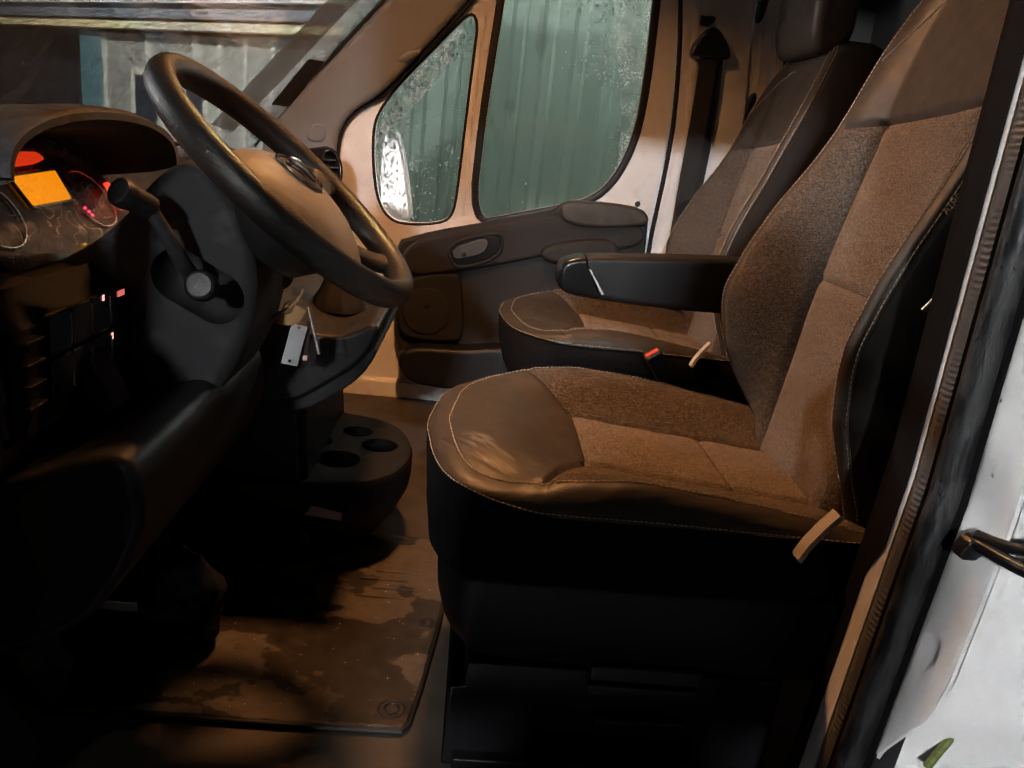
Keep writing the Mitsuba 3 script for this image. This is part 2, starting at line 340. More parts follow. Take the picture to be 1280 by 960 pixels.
YT = .22
def cush_grid():
    ay = np.abs
    fx0 = PC([0, .08, .14, .17, .195, .21, .22], [-.016, -.008, .004, .018, .045, .070, .096])
    v = np.concatenate([np.linspace(-YT, -.1, 20), np.linspace(-.1, .1, 28)[1:], np.linspace(.1, YT, 20)[1:]])
    x0 = fx0(np.abs(v)); xb = np.where(np.abs(v) < .1, .168, .168 - .066 * (np.abs(v) - .1) / .12); xb = np.maximum(xb, x0 + .006)
    xs = np.maximum(np.full_like(v, .375), xb + .05); xe = np.full_like(v, .545)
    fzc = PC([-.03, 0, .05, .1, .165, .25, .375, .55], [.432, .440, .447, .441, .428, .417, .406, .394])
    fzr = PC([-.03, .06, .10, .16, .21, .30, .354, .43, .55], [.436, .447, .459, .466, .468, .460, .452, .440, .418])
    rows = []
    for a, b, n_ in ((x0, xb, 26), (xb, xs, 34), (xs, xe, 26)):
        for t in np.linspace(0, 1, n_)[(1 if rows else 0):]: rows.append(a + (b - a) * t)
    X = np.array(rows); Y = np.broadcast_to(v, X.shape); t = sm((np.abs(Y) - .1) / (YT - .1)) * .75 + .25 * np.clip((np.abs(Y) - .1) / (YT - .1), 0, 1)
    Z = fzc(X) * (1 - t) + (fzr(X) - .012 * (Y < 0)) * t
    # pillowing, and a soft crown of the front leather
    Z = Z + .006 * np.clip(1 - (Y / .1) ** 2, 0, 1) * np.clip(1 - ((X - .27) / .12) ** 2, 0, 1)
    return np.stack([X, Y, Z], 2), (25, 58, len(rows) - 1), (19, 46)
def build_cushion():
    G, (r1, r2, rE), (c0, c1) = cush_grid(); nc = G.shape[1] - 1
    def up(G): 
        n = grid_normals(G); return n * np.sign(n[..., 2:3])
    for cols, rows, rc, dep, r_from in (((c0, c1), (), None, .007, r1), ((), (r1,), (0, nc), .005, 0), ((), (r2,), (c0, c1), .0045, 0)):
        _, d = groove(G, cols, rows, dep, .006, rc); n = up(G); d[:r_from] *= 0; G = G - n * d[..., None]
    n = up(G); G = G + n * (.005 * (meshkit.fbm(G * 13 + 5, 3) - .5))[..., None]
    # creases pressed into the front leather
    for (ax, ay, bx, by, dp) in ((.0, -.12, .075, -.205, .0022), (.03, -.06, .10, -.20, .0014), (.01, .02, .05, -.1, .0010)):
        A, B = np.array([ax, ay]), np.array([bx, by]); t = np.clip(((G[..., :2] - A) @ (B - A)) / ((B - A) @ (B - A)), 0, 1)
        dist = np.linalg.norm(G[..., :2] - A - t[..., None] * (B - A), axis=2) ; G[..., 2] -= dp * np.exp(-(dist / .006) ** 2) * np.sin(np.pi * np.clip(t, .05, .95))
    parts = {'thigh_panel': patch(G, 0, r1, 0, nc, False), 'bolster': patch(G, r1, rE, 0, c0), 'bolster_001': patch(G, r1, rE, c1, nc), 'centre_front': patch(G, r1, r2, c0, c1), 'centre_rear': patch(G, r2, rE, c0, c1)}
    parts['welt'] = cat(*[tube(resample(l + [0, 0, -.0002], 60), .0008, 6) for l in (G[r1:, c0], G[r1:, c1], G[r1, :], G[r2, c0:c1 + 1])])
    for p in list(parts.values())[:5]:
        if p.face_normals[:, 2].mean() < 0: p.invert()
    loop = np.vstack([G[::-1, 0], G[0, 1:], G[1:, nc]])                # near side from the rear, round the front, far side to the rear
    lp = resample(loop, 220)
    t = np.gradient(lp[:, :2], axis=0); t /= np.linalg.norm(t, axis=1, keepdims=True)
    t = np.stack([np.convolve(np.pad(t[:, k], 6, 'edge'), np.ones(13) / 13, 'valid') for k in (0, 1)], 1); t /= np.linalg.norm(t, axis=1, keepdims=True)
    o = np.stack([-t[:, 1], t[:, 0]], 1); 
    if o[110, 0] > 0: o = -o
    front = np.clip(-o[:, 0], 0, 1)
    def ring(out, z, wf=None, k=0.0):
        oo = out if wf is None else out * (wf + (1 - wf) * front)
        a = np.stack([lp[:, 0] + o[:, 0] * oo, lp[:, 1] + o[:, 1] * oo, z], 1)
        if k:
            b = np.stack([sq[:, 0] + oq[:, 0] * oo, sq[:, 1] + oq[:, 1] * oo, z], 1); a = a * (1 - k) + b * k
        return a
    sq = np.vstack([np.c_[np.linspace(.545, .035, 20), np.full(20, -YT)], [(.035 - .047 * math.sin(a), -YT + .047 * (1 - math.cos(a))) for a in np.linspace(.1, np.pi / 2, 10)], np.c_[np.full(14, -.012), np.linspace(-.165, .165, 14)], [(.035 - .047 * math.cos(a), YT - .047 * (1 - math.sin(a))) for a in np.linspace(.1, np.pi / 2, 10)], np.c_[np.linspace(.02, .545, 20), np.full(20, YT)]])
    sq = resample(sq, 220); tq = np.gradient(sq, axis=0); tq /= np.linalg.norm(tq, axis=1, keepdims=True); oq = np.stack([-tq[:, 1], tq[:, 0]], 1)
    if oq[110, 0] > 0: oq = -oq
    zp = .416 + .012 * front + 0 * lp[:, 2]
    rim = [np.array(lp)]
    for k in np.linspace(0, 1, 12)[1:]:
        a = k * np.pi / 2; rim.append(ring(.034 * math.sin(a), lp[:, 2] * (math.cos(a) ** 1.1) + zp * (1 - math.cos(a) ** 1.1)))
    rim = np.array(rim); 
    wr = .0045 * (meshkit.fbm(rim * np.array([26, 26, 60]), 3) - .5); wr[0] = 0; rim[..., 2] += wr; rim[..., 0] += wr * o[None, :, 0]; rim[..., 1] += wr * o[None, :, 1]
    R = loft(list(rim), caps=False, closed=False); R = R if (R.face_normals[:, 2].mean() > 0) else trimesh.Trimesh(R.vertices, R.faces[:, ::-1], process=False)
    z1 = rim[-1][:, 2]
    sk = [rim[-1] - [0, 0, .0006]] + [ring(.030, z1 - .004), ring(.036, z1 - .012), ring(.036, z1 - .03, None, .3), ring(.033, 0 * z1 + .362, None, .6), ring(.026, 0 * z1 + .335, None, .8), ring(.010, 0 * z1 + .318, .4, 1.)]
    S = loft(sk, caps=False, closed=False)
    def close(l): return np.vstack([l, l[-1:] * [1, 1, 1] + [0, 0, 0]])
    base = [ring(-.02, 0 * z1 + .336, 1., 1.), ring(.002, 0 * z1 + .312, 1., 1.), ring(.006, 0 * z1 + .306, 1., 1.), ring(.004, 0 * z1 + .275, .6, 1.), ring(-.008, 0 * z1 + .235, .5, 1.), ring(-.022, 0 * z1 + .212, .5, 1.), ring(-.050, 0 * z1 + .186, .45, 1.), ring(-.062, 0 * z1 + .178, .45, 1.), ring(-.10, 0 * z1 + .178, .7, 1.)]
    Bm = loft(base, caps=False, closed=False)
    for m in (S, Bm):
        c = m.triangles_center - np.array([.25, 0, .3]); 
        if (m.face_normals[:, 1] * c[:, 1]).sum() < 0: m.invert()
    st = cat(stitch(rim[1] + [0, 0, .0012]), stitch(rim[-2] + np.c_[o * .0012, 0 * z1]))
    return parts, R, S, Bm, st

BK, CU = build_backrest(), build_cushion()
def sw(p):   # one ply dict, shared by the two seats through to_world
    return p
def seat_parts(key, to):
    def A(name, mesh, mat, parent=None, smooth=40, **k):
        return add(name, mesh, mat, parent or key, smooth, to_world=to, **k)
    parts, shell, st, curve = BK
    b = A('backrest', shell, 'm_black_cloth')
    A('centre_panel', parts['centre_lower'], 'm_cloth', b); A('centre_panel', parts['centre_upper'], 'm_cloth', b)
    A('bolster_panel', parts['bolster'], 'm_bolster', b); A('bolster_panel', parts['bolster_001'], 'm_bolster', b)
    A('side_panel', parts['side'], 'm_side', b); A('seam', parts['welt'], 'm_side', b, kind='stuff')
    A('yoke_panel', parts['yoke'], 'm_leather', b); A('leather_edge', parts['edge_trim'], 'm_leather', b); A('leather_edge', parts['edge_trim_001'], 'm_leather', b)
    A('stitching', st, 'm_thread', b, False, kind='stuff'); A('shoulder_seam', curve, 'm_grey_thread', b)
    parts, R, S, Bm, st = CU
    c = A('cushion', S, 'm_black_cloth')
    A('thigh_panel', parts['thigh_panel'], 'm_leather', c); A('bolster_panel', parts['bolster'], 'm_bolster', c); A('bolster_panel', parts['bolster_001'], 'm_bolster', c)
    A('centre_panel', parts['centre_front'], 'm_cloth', c); A('centre_panel', parts['centre_rear'], 'm_cloth', c)
    A('seam', parts['welt'], 'm_side', c, kind='stuff')
    A('leather_rim', R, 'm_leather', c); A('stitching', st, 'm_thread', c, False, kind='stuff')
    A('base_shell', Bm, 'm_plastic')
    ped = slab([(.012, 0), (.46, 0), (.46, .17), (.036, .17), (.030, .132), (.012, .126)], -.19, .19, .006)
    p = A('pedestal', ped, 'm_gloss_plastic')
    # ledges and a pull tray on the side of the pedestal
    A('ledge', rbox((.15, .022, .026), .004, (.268, -.197, .1765)), 'm_gloss_plastic', p); A('ledge', rbox((.15, .014, .020), .003, (.268, -.196, .146)), 'm_gloss_plastic', p)
    A('tray_front', rbox((.125, .016, .030), .004, (.272, -.197, .090)), 'm_gloss_plastic', p); A('foot_rail', rbox((.42, .02, .024), .004, (.235, -.198, .016)), 'm_gloss_plastic', p)
    # headrest on two posts
    prof = chaikin([(.580, 1.135), (.577, 1.27), (.594, 1.345), (.635, 1.36), (.675, 1.33), (.682, 1.22), (.678, 1.15), (.63, 1.12)], 3)
    h = slab(prof, -.135, .135, .03, 70, 6)
    hr = A('headrest', h, 'm_leather')
    for s in (-1, 1): A('post', tube([(.638, s * .06, 1.10), (.634, s * .06, 1.20)], .006, 10), 'm_chrome', hr)
    # pale tongue of trim beside the recliner
    A('trim_tongue', trimesh.util.concatenate([fixn(loft([np.array([(x - .002, y0, z), (x - .002, y1, z), (x + .003, y1, z - .0035), (x + .003, y0, z - .0035)]) for x, z in ((.397, .401), (.405, .419), (.418, .440), (.434, .461))])) for y0, y1 in ((-.282, -.262),)]), 'm_tan_strip', None, False, label='short pale strip beside the seat recliner')
    return key

drv = thing('driver_seat', 'large brown cloth and leather driver seat in the foreground beside the open doorway', 'car seat', 'front seats of the van')
seat_parts(drv, T())
pas = thing('passenger_seat', 'smaller looking brown front seat behind the black armrest with its headrest in view, beside the far door', 'car seat', 'front seats of the van')
seat_parts(pas, T().translate([.125, .98, -.03]))
labels[pas]['label'] = 'brown front seat with its headrest in view, behind the black armrest beside the far door'; labels[drv]['label'] = 'large brown cloth and leather driver seat nearest the viewer beside the open doorway'
# the driver's own armrest, on the inner side of the backrest
prof = chaikin([(.140, .588), (.137, .632), (.158, .6485), (.21, .656), (.44, .675), (.52, .675), (.53, .60), (.49, .580), (.36, .575), (.20, .580)], 2)
body = man(slab(prof, .27, .335, .010, 90))
wedge = man(slab([(.10, .55), (.10, .70), (.172, .70), (.186, .640), (.216, .585), (.223, .55)], .2, .4, .001))
a = add('armrest', body - wedge.translate([.0015, 0, 0]), 'm_plastic', drv, 35, label='black fold-down armrest')
add('end_cap', body ^ wedge.translate([-.0015, 0, 0]), 'm_gloss_plastic', a)
add('catch_strip', slab([(.189, .632), (.193, .633), (.222, .592), (.217, .591)], .2665, .2725, .001), 'm_steel', a)
add('recliner_bolt', xyz2(trimesh.creation.cylinder(.0035, .02), (.489, -.252, .706), (.6, 0, .8)), 'm_steel', drv, label='small bright bolt on the backrest side')
tx = meshkit.text_mesh('AIRBAG', .0075, .0008); tx.apply_translation((0, 0, 0))
sec_ = back_section(0.818)[:24]; ya_ = float(np.interp(-0.4938, -sec_[:, 1], sec_[:, 0]))
add('airbag_tag', put(tx, frame((0.4833, min(ya_, -.240) - .009, 0.8011), (0.5351, 0, 0.8448), (-0.8448, 0, 0.5351), (0, -1, 0))), 'm_thread', drv, False, label='small stitched airbag lettering on the dark side')

# ================================================================ STEERING WHEEL
WC = np.array([-.254, -.005, .741]); WD = np.array([.765, 0, -.643]); WN = np.array([.643, 0, .765]); WY = np.array([0, 1., 0])
def wp(a, b, h=0): return WC + np.outer(np.atleast_1d(a), WD) + np.outer(np.atleast_1d(b), WY) + np.outer(np.atleast_1d(h), WN)
st = thing('steering_wheel', 'black four-spoke steering wheel with a pale airbag cover', 'steering wheel')
th = np.linspace(0, 2 * np.pi, 120, endpoint=False)
def rimring(r0, sec):
    ph = np.linspace(0, 2 * np.pi, sec, endpoint=False); out = []
    for t in th:
        k = 1 + .10 * (abs(math.cos(t - math.pi / 2)) > .93)
        rr = r0 + .0165 * np.cos(ph); hh = .0195 * np.sin(ph)
        out.append(wp(rr * math.cos(t), rr * math.sin(t), hh))
    out.append(out[0]); return fixn(loft(out, False))
add('rim', rimring(.196, 22), 'm_rim', st, True)
hub = fixn(loft([wp(.082 * s * np.cos(th) + .025, .092 * s * np.sin(th), h) for s, h in ((.75, -.085), (.95, -.06), (1.0, -.03), (.98, -.014), (.9, -.010))]))
add('hub_shell', hub, 'm_plastic', st)
out = spline([(-.074, 0), (-.070, .06), (-.052, .102), (-.008, .118), (.055, .108), (.105, .090), (.132, .060), (.137, 0), (.132, -.060), (.105, -.090), (.055, -.108), (-.008, -.118), (-.052, -.102), (-.070, -.06)], 110, True)
cen = np.array([.03, 0]); rings = [wp(*((cen + (out - cen) * .97).T), -.024)]
for s in np.linspace(1, .02, 22): rings.append(wp(*((cen + (out - cen) * s).T), -.012 + .031 * (1 - s ** 3.2) - .010 * sm((cen[0] + (out[:, 0] - cen[0]) * s - .03) / .1)))
cv = add('airbag_cover', fixn(loft(rings)), 'm_cover', st, 50, label='pale airbag cover with a chrome emblem')
# emblem: a chrome oval with a raised ram-like head
EO = (-.004, .006)
def cover_h(a, b):
    d = np.array([a, b]) - cen; L = np.linalg.norm(d); ang = math.atan2(d[1], d[0]); oa = np.arctan2(*(out - cen).T[::-1]); i = np.argmin(np.abs(np.angle(np.exp(1j * (oa - ang))))); s = L / np.linalg.norm(out[i] - cen)
    return -.012 + .031 * (1 - s ** 3.2) - .010 * float(sm((a - .03) / .1))
eh = cover_h(*EO)
def ep(u, v, h=0.0): return wp(EO[0] + 1.45 * u, EO[1] + 1.45 * v, cover_h(EO[0] + 1.45 * u, EO[1] + 1.45 * v) + .0025 + 1.2 * h)[0]
em = add('emblem_bed', tube([ep(.026 * math.cos(t) * k, .034 * math.sin(t) * k, -.004) for k in (1,) for t in np.linspace(0, 2 * np.pi, 40, endpoint=False)], .003, 8, True), 'm_cover', cv)
em = cv
add('emblem_ring', tube([ep(.0235 * math.cos(t), .031 * math.sin(t), .0005) for t in np.linspace(0, 2 * np.pi, 48, endpoint=False)], .0019, 8, True), 'm_chrome', em)
disk = fixn(loft([np.array([ep(.0228 * k * math.cos(t), .0302 * k * math.sin(t), -.001) for t in np.linspace(0, 2 * np.pi, 40, endpoint=False)]) for k in (1, .5, .02)] ))
add('emblem_field', disk, 'm_plastic', em)
head = []
for s in (-1, 1):
    head.append(tube([ep(-.012 + .010 * (1 - math.cos(a)) * .9, s * (.006 + .0155 * math.sin(a) ** .8), .002 + .002 * math.sin(a)) for a in np.linspace(.05, 2.6, 16)], np.linspace(.0042, .0018, 16), 8))
    head.append(tube([ep(.004, s * .004, .003), ep(-.004, s * .010, .003)], .0018, 8))
head.append(tube([ep(-.013, 0, .0025), ep(-.006, 0, .004), ep(.004, 0, .004), ep(.013, 0, .003), ep(.016, 0, .002)], [.0058, .0062, .0045, .0036, .002], 10))
add('emblem_head', cat(*head), 'm_chrome', em)
mk = [slab([(-.009, -.0055), (.009, -.0055), (.009, .0055), (-.009, .0055)], 0, .0008, .0003)]
fr = tube([wp(.081 + a, b, cover_h(.081 + a, b) + .0002)[0] for a, b in resample([(-.008, .042), (-.008, .074), (.008, .070), (.008, .038)], 40, True)], .0007, 6, True)
add('airbag_mark', fr, 'm_cover', cv)
tx = meshkit.text_mesh('AIRBAG', .004, .0005)
add('airbag_letters', put(tx, frame(wp(.083, .044, cover_h(.081, .056) + .0008)[0], WY, -WD, WN)), 'm_panel', cv, False)
def spoke(pts, w0, w1, h0, h1):
    p = spline(pts, 14); rings = []
    for i, (a, b, h) in enumerate(p):
        t = i / 13; w = w0 * (1 - t) + w1 * t + .012 * max(0, t - .8) * 5 * .5; hh = h0 * (1 - t) + h1 * t
        d = p[min(i + 1, 13)] - p[max(i - 1, 0)]; d = unit(d[:2]); nx = np.array([-d[1], d[0]])
        ph = np.linspace(0, 2 * np.pi, 18, endpoint=False)
        rings.append(np.vstack([wp(a + nx[0] * w * np.sign(np.cos(q)) * abs(math.cos(q)) ** .7, b + nx[1] * w * np.sign(np.cos(q)) * abs(math.cos(q)) ** .7, h + hh * math.sin(q)) for q in ph]))
    return fixn(loft(rings))
for s in (1, -1):
    add('spoke', spoke([(.012, s * .08, -.016), (.012, s * .13, -.012), (.010, s * .165, -.004), (.008, s * .192, 0)], .026, .024, .010, .012), 'm_rim', st, 50)
    add('spoke', spoke([(.10, s * .055, -.022), (.14, s * .082, -.016), (.163, s * .098, -.004), (.172, s * .105, 0)], .022, .020, .010, .012), 'm_rim', st, 50)

# ================================================================ STEERING COLUMN
co = thing('steering_column', 'dark grey steering column cover with two black control stalks', 'steering column')
prof = chaikin([(-.56, .60), (-.455, .665), (-.40, .745), (-.345, .772), (-.292, .70), (-.275, .62), (-.285, .545), (-.33, .455), (-.40, .425), (-.47, .45), (-.54, .50)], 3)
sh = man(slab(prof, -.085, .095, .020, 120, 8))
pocket = m3.Manifold.batch_hull([m3.Manifold.sphere(.034, 24).translate(list(map(float, p))) for p in ((-.372, -.115, .622), (-.372, -.075, .622), (-.325, -.115, .598), (-.325, -.075, .598))])
add('shroud', sh - pocket, 'm_dash', co, 40)
sk_ = add('stalk', tube(spline([(-.352, -.06, .615), (-.352, -.10, .628), (-.358, -.135, .662), (-.375, -.155, .705)], 24), np.linspace(.011, .0085, 24), 14, flat=None), 'm_dash', co, label='upper stalk with a round knob')
kd = unit((-.35, -.65, .35))
add('knob', xyz2(lathe([(0, -.022), (.0135, -.022), (.0145, -.012), (.0145, .010), (.0165, .012), (.0165, .022), (.015, .0255), (.0125, .0262), (.012, .0245), (0, .0245)]), (-.388, -.168, .718), kd), 'm_plastic', sk_)
sk2 = add('stalk', tube(spline([(-.36, -.055, .61), (-.345, -.09, .612), (-.327, -.135, .622)], 14), .009, 14), 'm_plastic', co, label='lower stalk whose end button carries lettering')
k2 = unit((.05, -.95, .28))
kn = add('button', xyz2(lathe([(0, -.02), (.016, -.02), (.0185, -.008), (.0185, .004), (.0165, .0075), (.0145, .0065), (.0138, .0095), (0, .0105)]), (-.323, -.150, .6255), k2), 'm_plastic', sk2)
tx = meshkit.text_mesh('RES', .0055, .0004); tx.apply_translation((-.0065, -.0027, 0))
e1 = unit(np.cross(k2, (-.8, 0, -.3))); e1 = unit((.55, .0, .83)); e1 = unit(e1 - k2 * (e1 @ k2)); add('lettering', put(tx, frame(np.array((-.323, -.150, .6255)) + k2 * .0108, e1, np.cross(k2, e1), k2)), 'm_tag', sk2, False)
add('ignition_lock', xyz2(lathe([(0, -.03), (.02, -.03), (.02, 0), (.016, .006), (0, .006)]), (-.285, .092, .60), (.5, .75, -.3)), 'm_plastic', co)

# ================================================================ KEYS
k = thing('key_bunch', 'bunch of keys with a plain grey metal tag hanging below the steering wheel', 'keys')
add('ring', tube([(-.262 + .012 * math.cos(t), .052 + .004 * math.sin(t), .560 + .013 * math.sin(t)) for t in np.linspace(0, 2 * np.pi, 30, endpoint=False)], .0011, 8, True), 'm_chrome', k)
def tagm(pts, holes, y, tk=.0016):
    p = Polygon(pts, [[(hx + r_ * math.cos(a), hz + r_ * math.sin(a)) for a in np.linspace(0, 2 * np.pi, 12)] for hx, hz, r_ in holes]); m = trimesh.creation.extrude_polygon(p, tk, engine='earcut'); v = m.vertices; m.vertices = np.stack([v[:, 0], y + v[:, 2] + .0 * v[:, 0], v[:, 1]], 1); m.fix_normals(); return m
add('tag', tagm([(-.2605, .541), (-.2375, .5385), (-.2505, .4775), (-.2745, .480)], [(-.2495, .536, .0024), (-.262, .4845, .0024)], .050), 'm_tag', k, False, label='grey metal tag with a hole at each end')
add('key', slab([(-.2395, .566), (-.2375, .566), (-.2190, .500), (-.2195, .497), (-.2225, .499)], .052, .060, .001), 'm_steel', k, label='long bright key blade')
add('key', slab([(-.242, .545), (-.234, .545), (-.238, .489), (-.244, .489)], .060, .063, .0008), 'm_panel', k)
add('key_cap', slab([(-.2375, .493), (-.2450, .493), (-.2455, .485), (-.2380, .485)], .058, .064, .001), 'm_brass', k, label='small copper coloured end')
fob = tube(spline([(-.246, .052, .592), (-.252, .05, .578), (-.268, .046, .562), (-.284, .044, .551), (-.272, .042, .548), (-.256, .044, .551), (-.248, .05, .566)], 40), .001, 8, flat=(.009, .0013))
scene['m_strap'] = two(P((.42, .25, .11), .6, .3))
add('strap', fob, 'm_strap', k, label='looped orange brown strap')
add('wire', tube(spline([(-.262, .05, .556), (-.285, .03, .548), (-.300, .02, .536), (-.322, .01, .528)], 24), .0011, 8), 'm_chrome', k)
add('wire', tube(spline([(-.280, .055, .575), (-.298, .05, .560), (-.322, .045, .555)], 20), .001, 8), 'm_chrome', k)

# ================================================================ DASHBOARD
d = thing('dashboard', 'black dashboard with a hooded instrument binnacle running across the cab', 'dashboard')
prof = chaikin([(-1.15, .60), (-1.15, .70), (-.80, .725), (-.655, .725), (-.60, .70), (-.545, .625), (-.475, .628), (-.445, .60), (-.445, .46), (-.50, .40), (-.62, .36), (-1.0, .30)], 2)
bodym = man(slab(prof, -.36, 1.28, .02, 130, 5))
cut = man(slab([(-.72, .90), (-.63, .72), (-.575, .655), (-.535, .622), (-.40, .622), (-.40, .90)], -.20, .20, .01, 60))
add('dash_top', bodym - cut, 'm_plastic', d)
# binnacle hood: an arched shell, deep from front to back
def arch(x, w, top, base, n=60, dz=0):
    t = np.linspace(0, np.pi, n); return np.stack([np.full(n, x), .0 - w * np.cos(t) * (1 + .0 * t), base + (top - base) * np.sin(t) ** .72], 1)
outer = [arch(x, w, tp, b) for x, w, tp, b in ((-.485, .236, .806, .735), (-.495, .240, .8115, .735), (-.52, .243, .812, .735), (-.62, .245, .800, .725), (-.72, .24, .775, .72), (-.80, .235, .745, .715))]
inner = [arch(x, w, tp, b) for x, w, tp, b in ((-.80, .20, .72, .70), (-.64, .205, .765, .70), (-.52, .218, .783, .72), (-.495, .224, .790, .728), (-.485, .229, .797, .732))]
rings = outer + inner
hood = loft(outer + inner + [outer[0]], caps=False, closed=False); hood = fixn(hood)
add('binnacle_hood', hood, 'm_dash', d, 40)
# instrument cluster on its sloping plane
CO = np.array([-.581, 0, .70]); CDn = unit((.573, 0, -.819)); CN = unit((.819, 0, .573))
def cp(a, y, h=0): return CO + a * CDn + np.array([0, y, 0]) + h * CN
def cslab(pts, h0, h1, r=.001, n=None):
    m = slab(pts, h0, h1, r, n); v = m.vertices; m.vertices = CO + v[:, 2:3] * CDn + np.outer(v[:, 0], [0, 1, 0]) + np.outer(v[:, 1], CN); m.fix_normals(); return m
cl = add('instrument_cluster', cslab(chaikin([(-.20, .072), (-.19, -.01), (-.14, -.055), (0, -.062), (.14, -.055), (.19, -.01), (.20, .072), (.12, .098), (-.12, .098)], 3), -.02, -.006, .003, 90), 'm_plastic', d, label='instrument cluster with a lit orange display')
add('bezel', tube([cp(z, y, .0) for y, z in chaikin([(-.195, .070), (-.185, -.01), (-.14, -.052), (0, -.06), (.14, -.052), (.185, -.01), (.195, .070), (.12, .092), (-.12, .092)], 3)], .007, 10, True), 'm_dash', cl)
scene['display'] = None; del scene['display']
sc_ = cslab([(-.040, -.020), (.073, -.024), (.066, .018), (-.036, .020)], -.006, .0005, .0008)
add('display', sc_, 'm_plastic', cl, False, label='lit plain orange display', emitter={'type': 'area', 'radiance': rgb(1.25, .36, .004)})
add('display_frame', tube([cp(z, y, -.002) for y, z in resample([(-.043, -.023), (.076, -.027), (.069, .021), (-.039, .023)], 60, True)], .0024, 6, True), 'm_gloss_plastic', cl)
for dy, kx in ((-.125, 0), (.125, 1)):
    add('gauge', tube([cp(.022 + .045 * math.sin(t), dy + .052 * math.cos(t), -.003) for t in np.linspace(0, 2 * np.pi, 48, endpoint=False)], .0018, 6, True), 'm_steel', cl)
    tk = [rbox((.0012, .006, .001), .0003, (0, 0, 0), 6) for _ in range(1)]
    ms = []
    for t in np.linspace(.5, 2 * np.pi - 1.2, 15):
        o = cp(.022 + .039 * math.sin(t), dy + .045 * math.cos(t), -.004); ms.append(put(tk[0], frame(o, -math.sin(t) * WY + math.cos(t) * CDn, math.cos(t) * WY + math.sin(t) * CDn, CN)))
    add('gauge_marks', cat(*ms), 'm_tag', cl, False, kind='stuff')
def glow(name, parent, mesh, c, label=None): return add(name, mesh, 'm_plastic', parent, False, label=label, emitter={'type': 'area', 'radiance': rgb(*c)})
wl = [trimesh.creation.icosphere(1, .0022) for _ in range(3)]; pos = ((.034, .090), (.040, .094), (.046, .097))
gm = cat(*[put(s, frame(cp(a, y, -.003), CDn, WY, CN)) for s, (a, y) in zip(wl, pos)]); glow('warning_light', cl, gm, (4, .12, .35), 'small red seat belt warning light')
gm = put(trimesh.creation.icosphere(1, .0032), frame(cp(.086, .02, -.002), CDn, WY, CN)); glow('warning_light', cl, gm, (2.2, 1.3, .02), 'small yellow warning light')
gm = cslab([(.0, -.055), (.07, -.052), (.078, -.042), (.02, -.038)], -.007, -.004, .001); 
top_l = add('red_backlight', cslab(chaikin([(-.045, -.040), (-.020, -.052), (.045, -.055), (.062, -.046), (.060, -.038), (-.02, -.034)], 1), -.006, .003, .001), 'm_plastic', cl, False, label='red glowing strip above the display', emitter={'type': 'area', 'radiance': rgb(.85, .04, .008)})
add('red_backlight', cslab([(.172, .005), (.182, .005), (.182, .050), (.172, .050)], .004, .010, .001), 'm_plastic', cl, False, emitter={'type': 'area', 'radiance': rgb(2.6, .10, .04)})
# clear cover of the cluster
cov = [[cp(-.062 + .16 * b, -.19 + .38 * a, .010 + .006 * math.sin(math.pi * a)) for a in np.linspace(0, 1, 16)] for b in np.linspace(0, 1, 6)]
def cov_mesh(g):
    return patch(np.array(g), 0, len(g) - 1, 0, len(g[0]) - 1)
scene['m_smeared'] = {'type': 'blendbsdf', 'weight': proc(lambda p, n, uv: .10 * smoothstep(.5, .75, fbm(p.y * 30, p.z * 60, p.x * 20, 4)) + .22 * smoothstep(.485, .5, noise(p.y * 70 + 2 * noise(p.z * 60, p.y * 30), p.z * 90, 1.5)) * smoothstep(.53, .515, noise(p.y * 70 + 2 * noise(p.z * 60, p.y * 30), p.z * 90, 1.5)) * smoothstep(.45, .6, noise(p.y * 25, p.z * 25, 7))),
                      'bsdf_0': {'type': 'thindielectric', 'int_ior': 1.5}, 'bsdf_1': two({'type': 'diffuse', 'reflectance': rgb(.5, .5, .5)})}
add('clear_cover', cov_mesh(cov), 'm_smeared', cl, True, label='scratched clear cover')
# switch panel left of the column
sp = add('switch_panel', slab([(-.478, .628), (-.436, .600), (-.436, .49), (-.47, .47)], -.345, -.075, .004), 'm_black_cloth', d)
PN = unit((.56, 0, .83)); SP0 = np.array([-.457, -.2, .614]); SD = unit((.83, 0, -.56))
for r_ in (0, 1):
    for c_ in range(4):
        y = -.262 + .047 * c_; o = np.array([-.4335, y + .0, .585 - .048 * r_])
        m = rbox((.008, .043, .044), .002, (0, 0, 0)); add('switch', put(m, frame(o, (1, 0, 0), (0, 1, 0), (0, 0, 1))), 'm_gloss_plastic', sp)
        add('switch_edge', rbox((.002, .0012, .034), .0004, (-.4293, y + .0208, .585 - .048 * r_), 6), 'm_steel', sp, False) if c_ < 3 else None
def lamp_mark(y, z, w, h, c, lab): glow('symbol_light', sp, tm(rbox((.0012, w, h), .0003, (-.4288, y, z), 6)), c, lab)
lamp_mark(-.118, .600, .018, .007, (.75, .16, .13), 'lit red word-like symbol on a switch'); lamp_mark(-.165, .603, .004, .007, (1.6, .7, .6), 'tiny red light on a switch'); lamp_mark(-.145, .553, .004, .008, (1.4, .6, .5), 'tiny red light on a lower switch')
vt = add('side_vent', slab([(-.49, .632), (-.444, .612), (-.438, .50), (-.47, .50)], -.36, -.348, .003), 'm_gloss_plastic', d)
for i in range(4): add('vent_slat', rbox((.012, .034, .004), .001, (-.43, -.322, .590 - .022 * i)), 'm_gloss_plastic', vt)
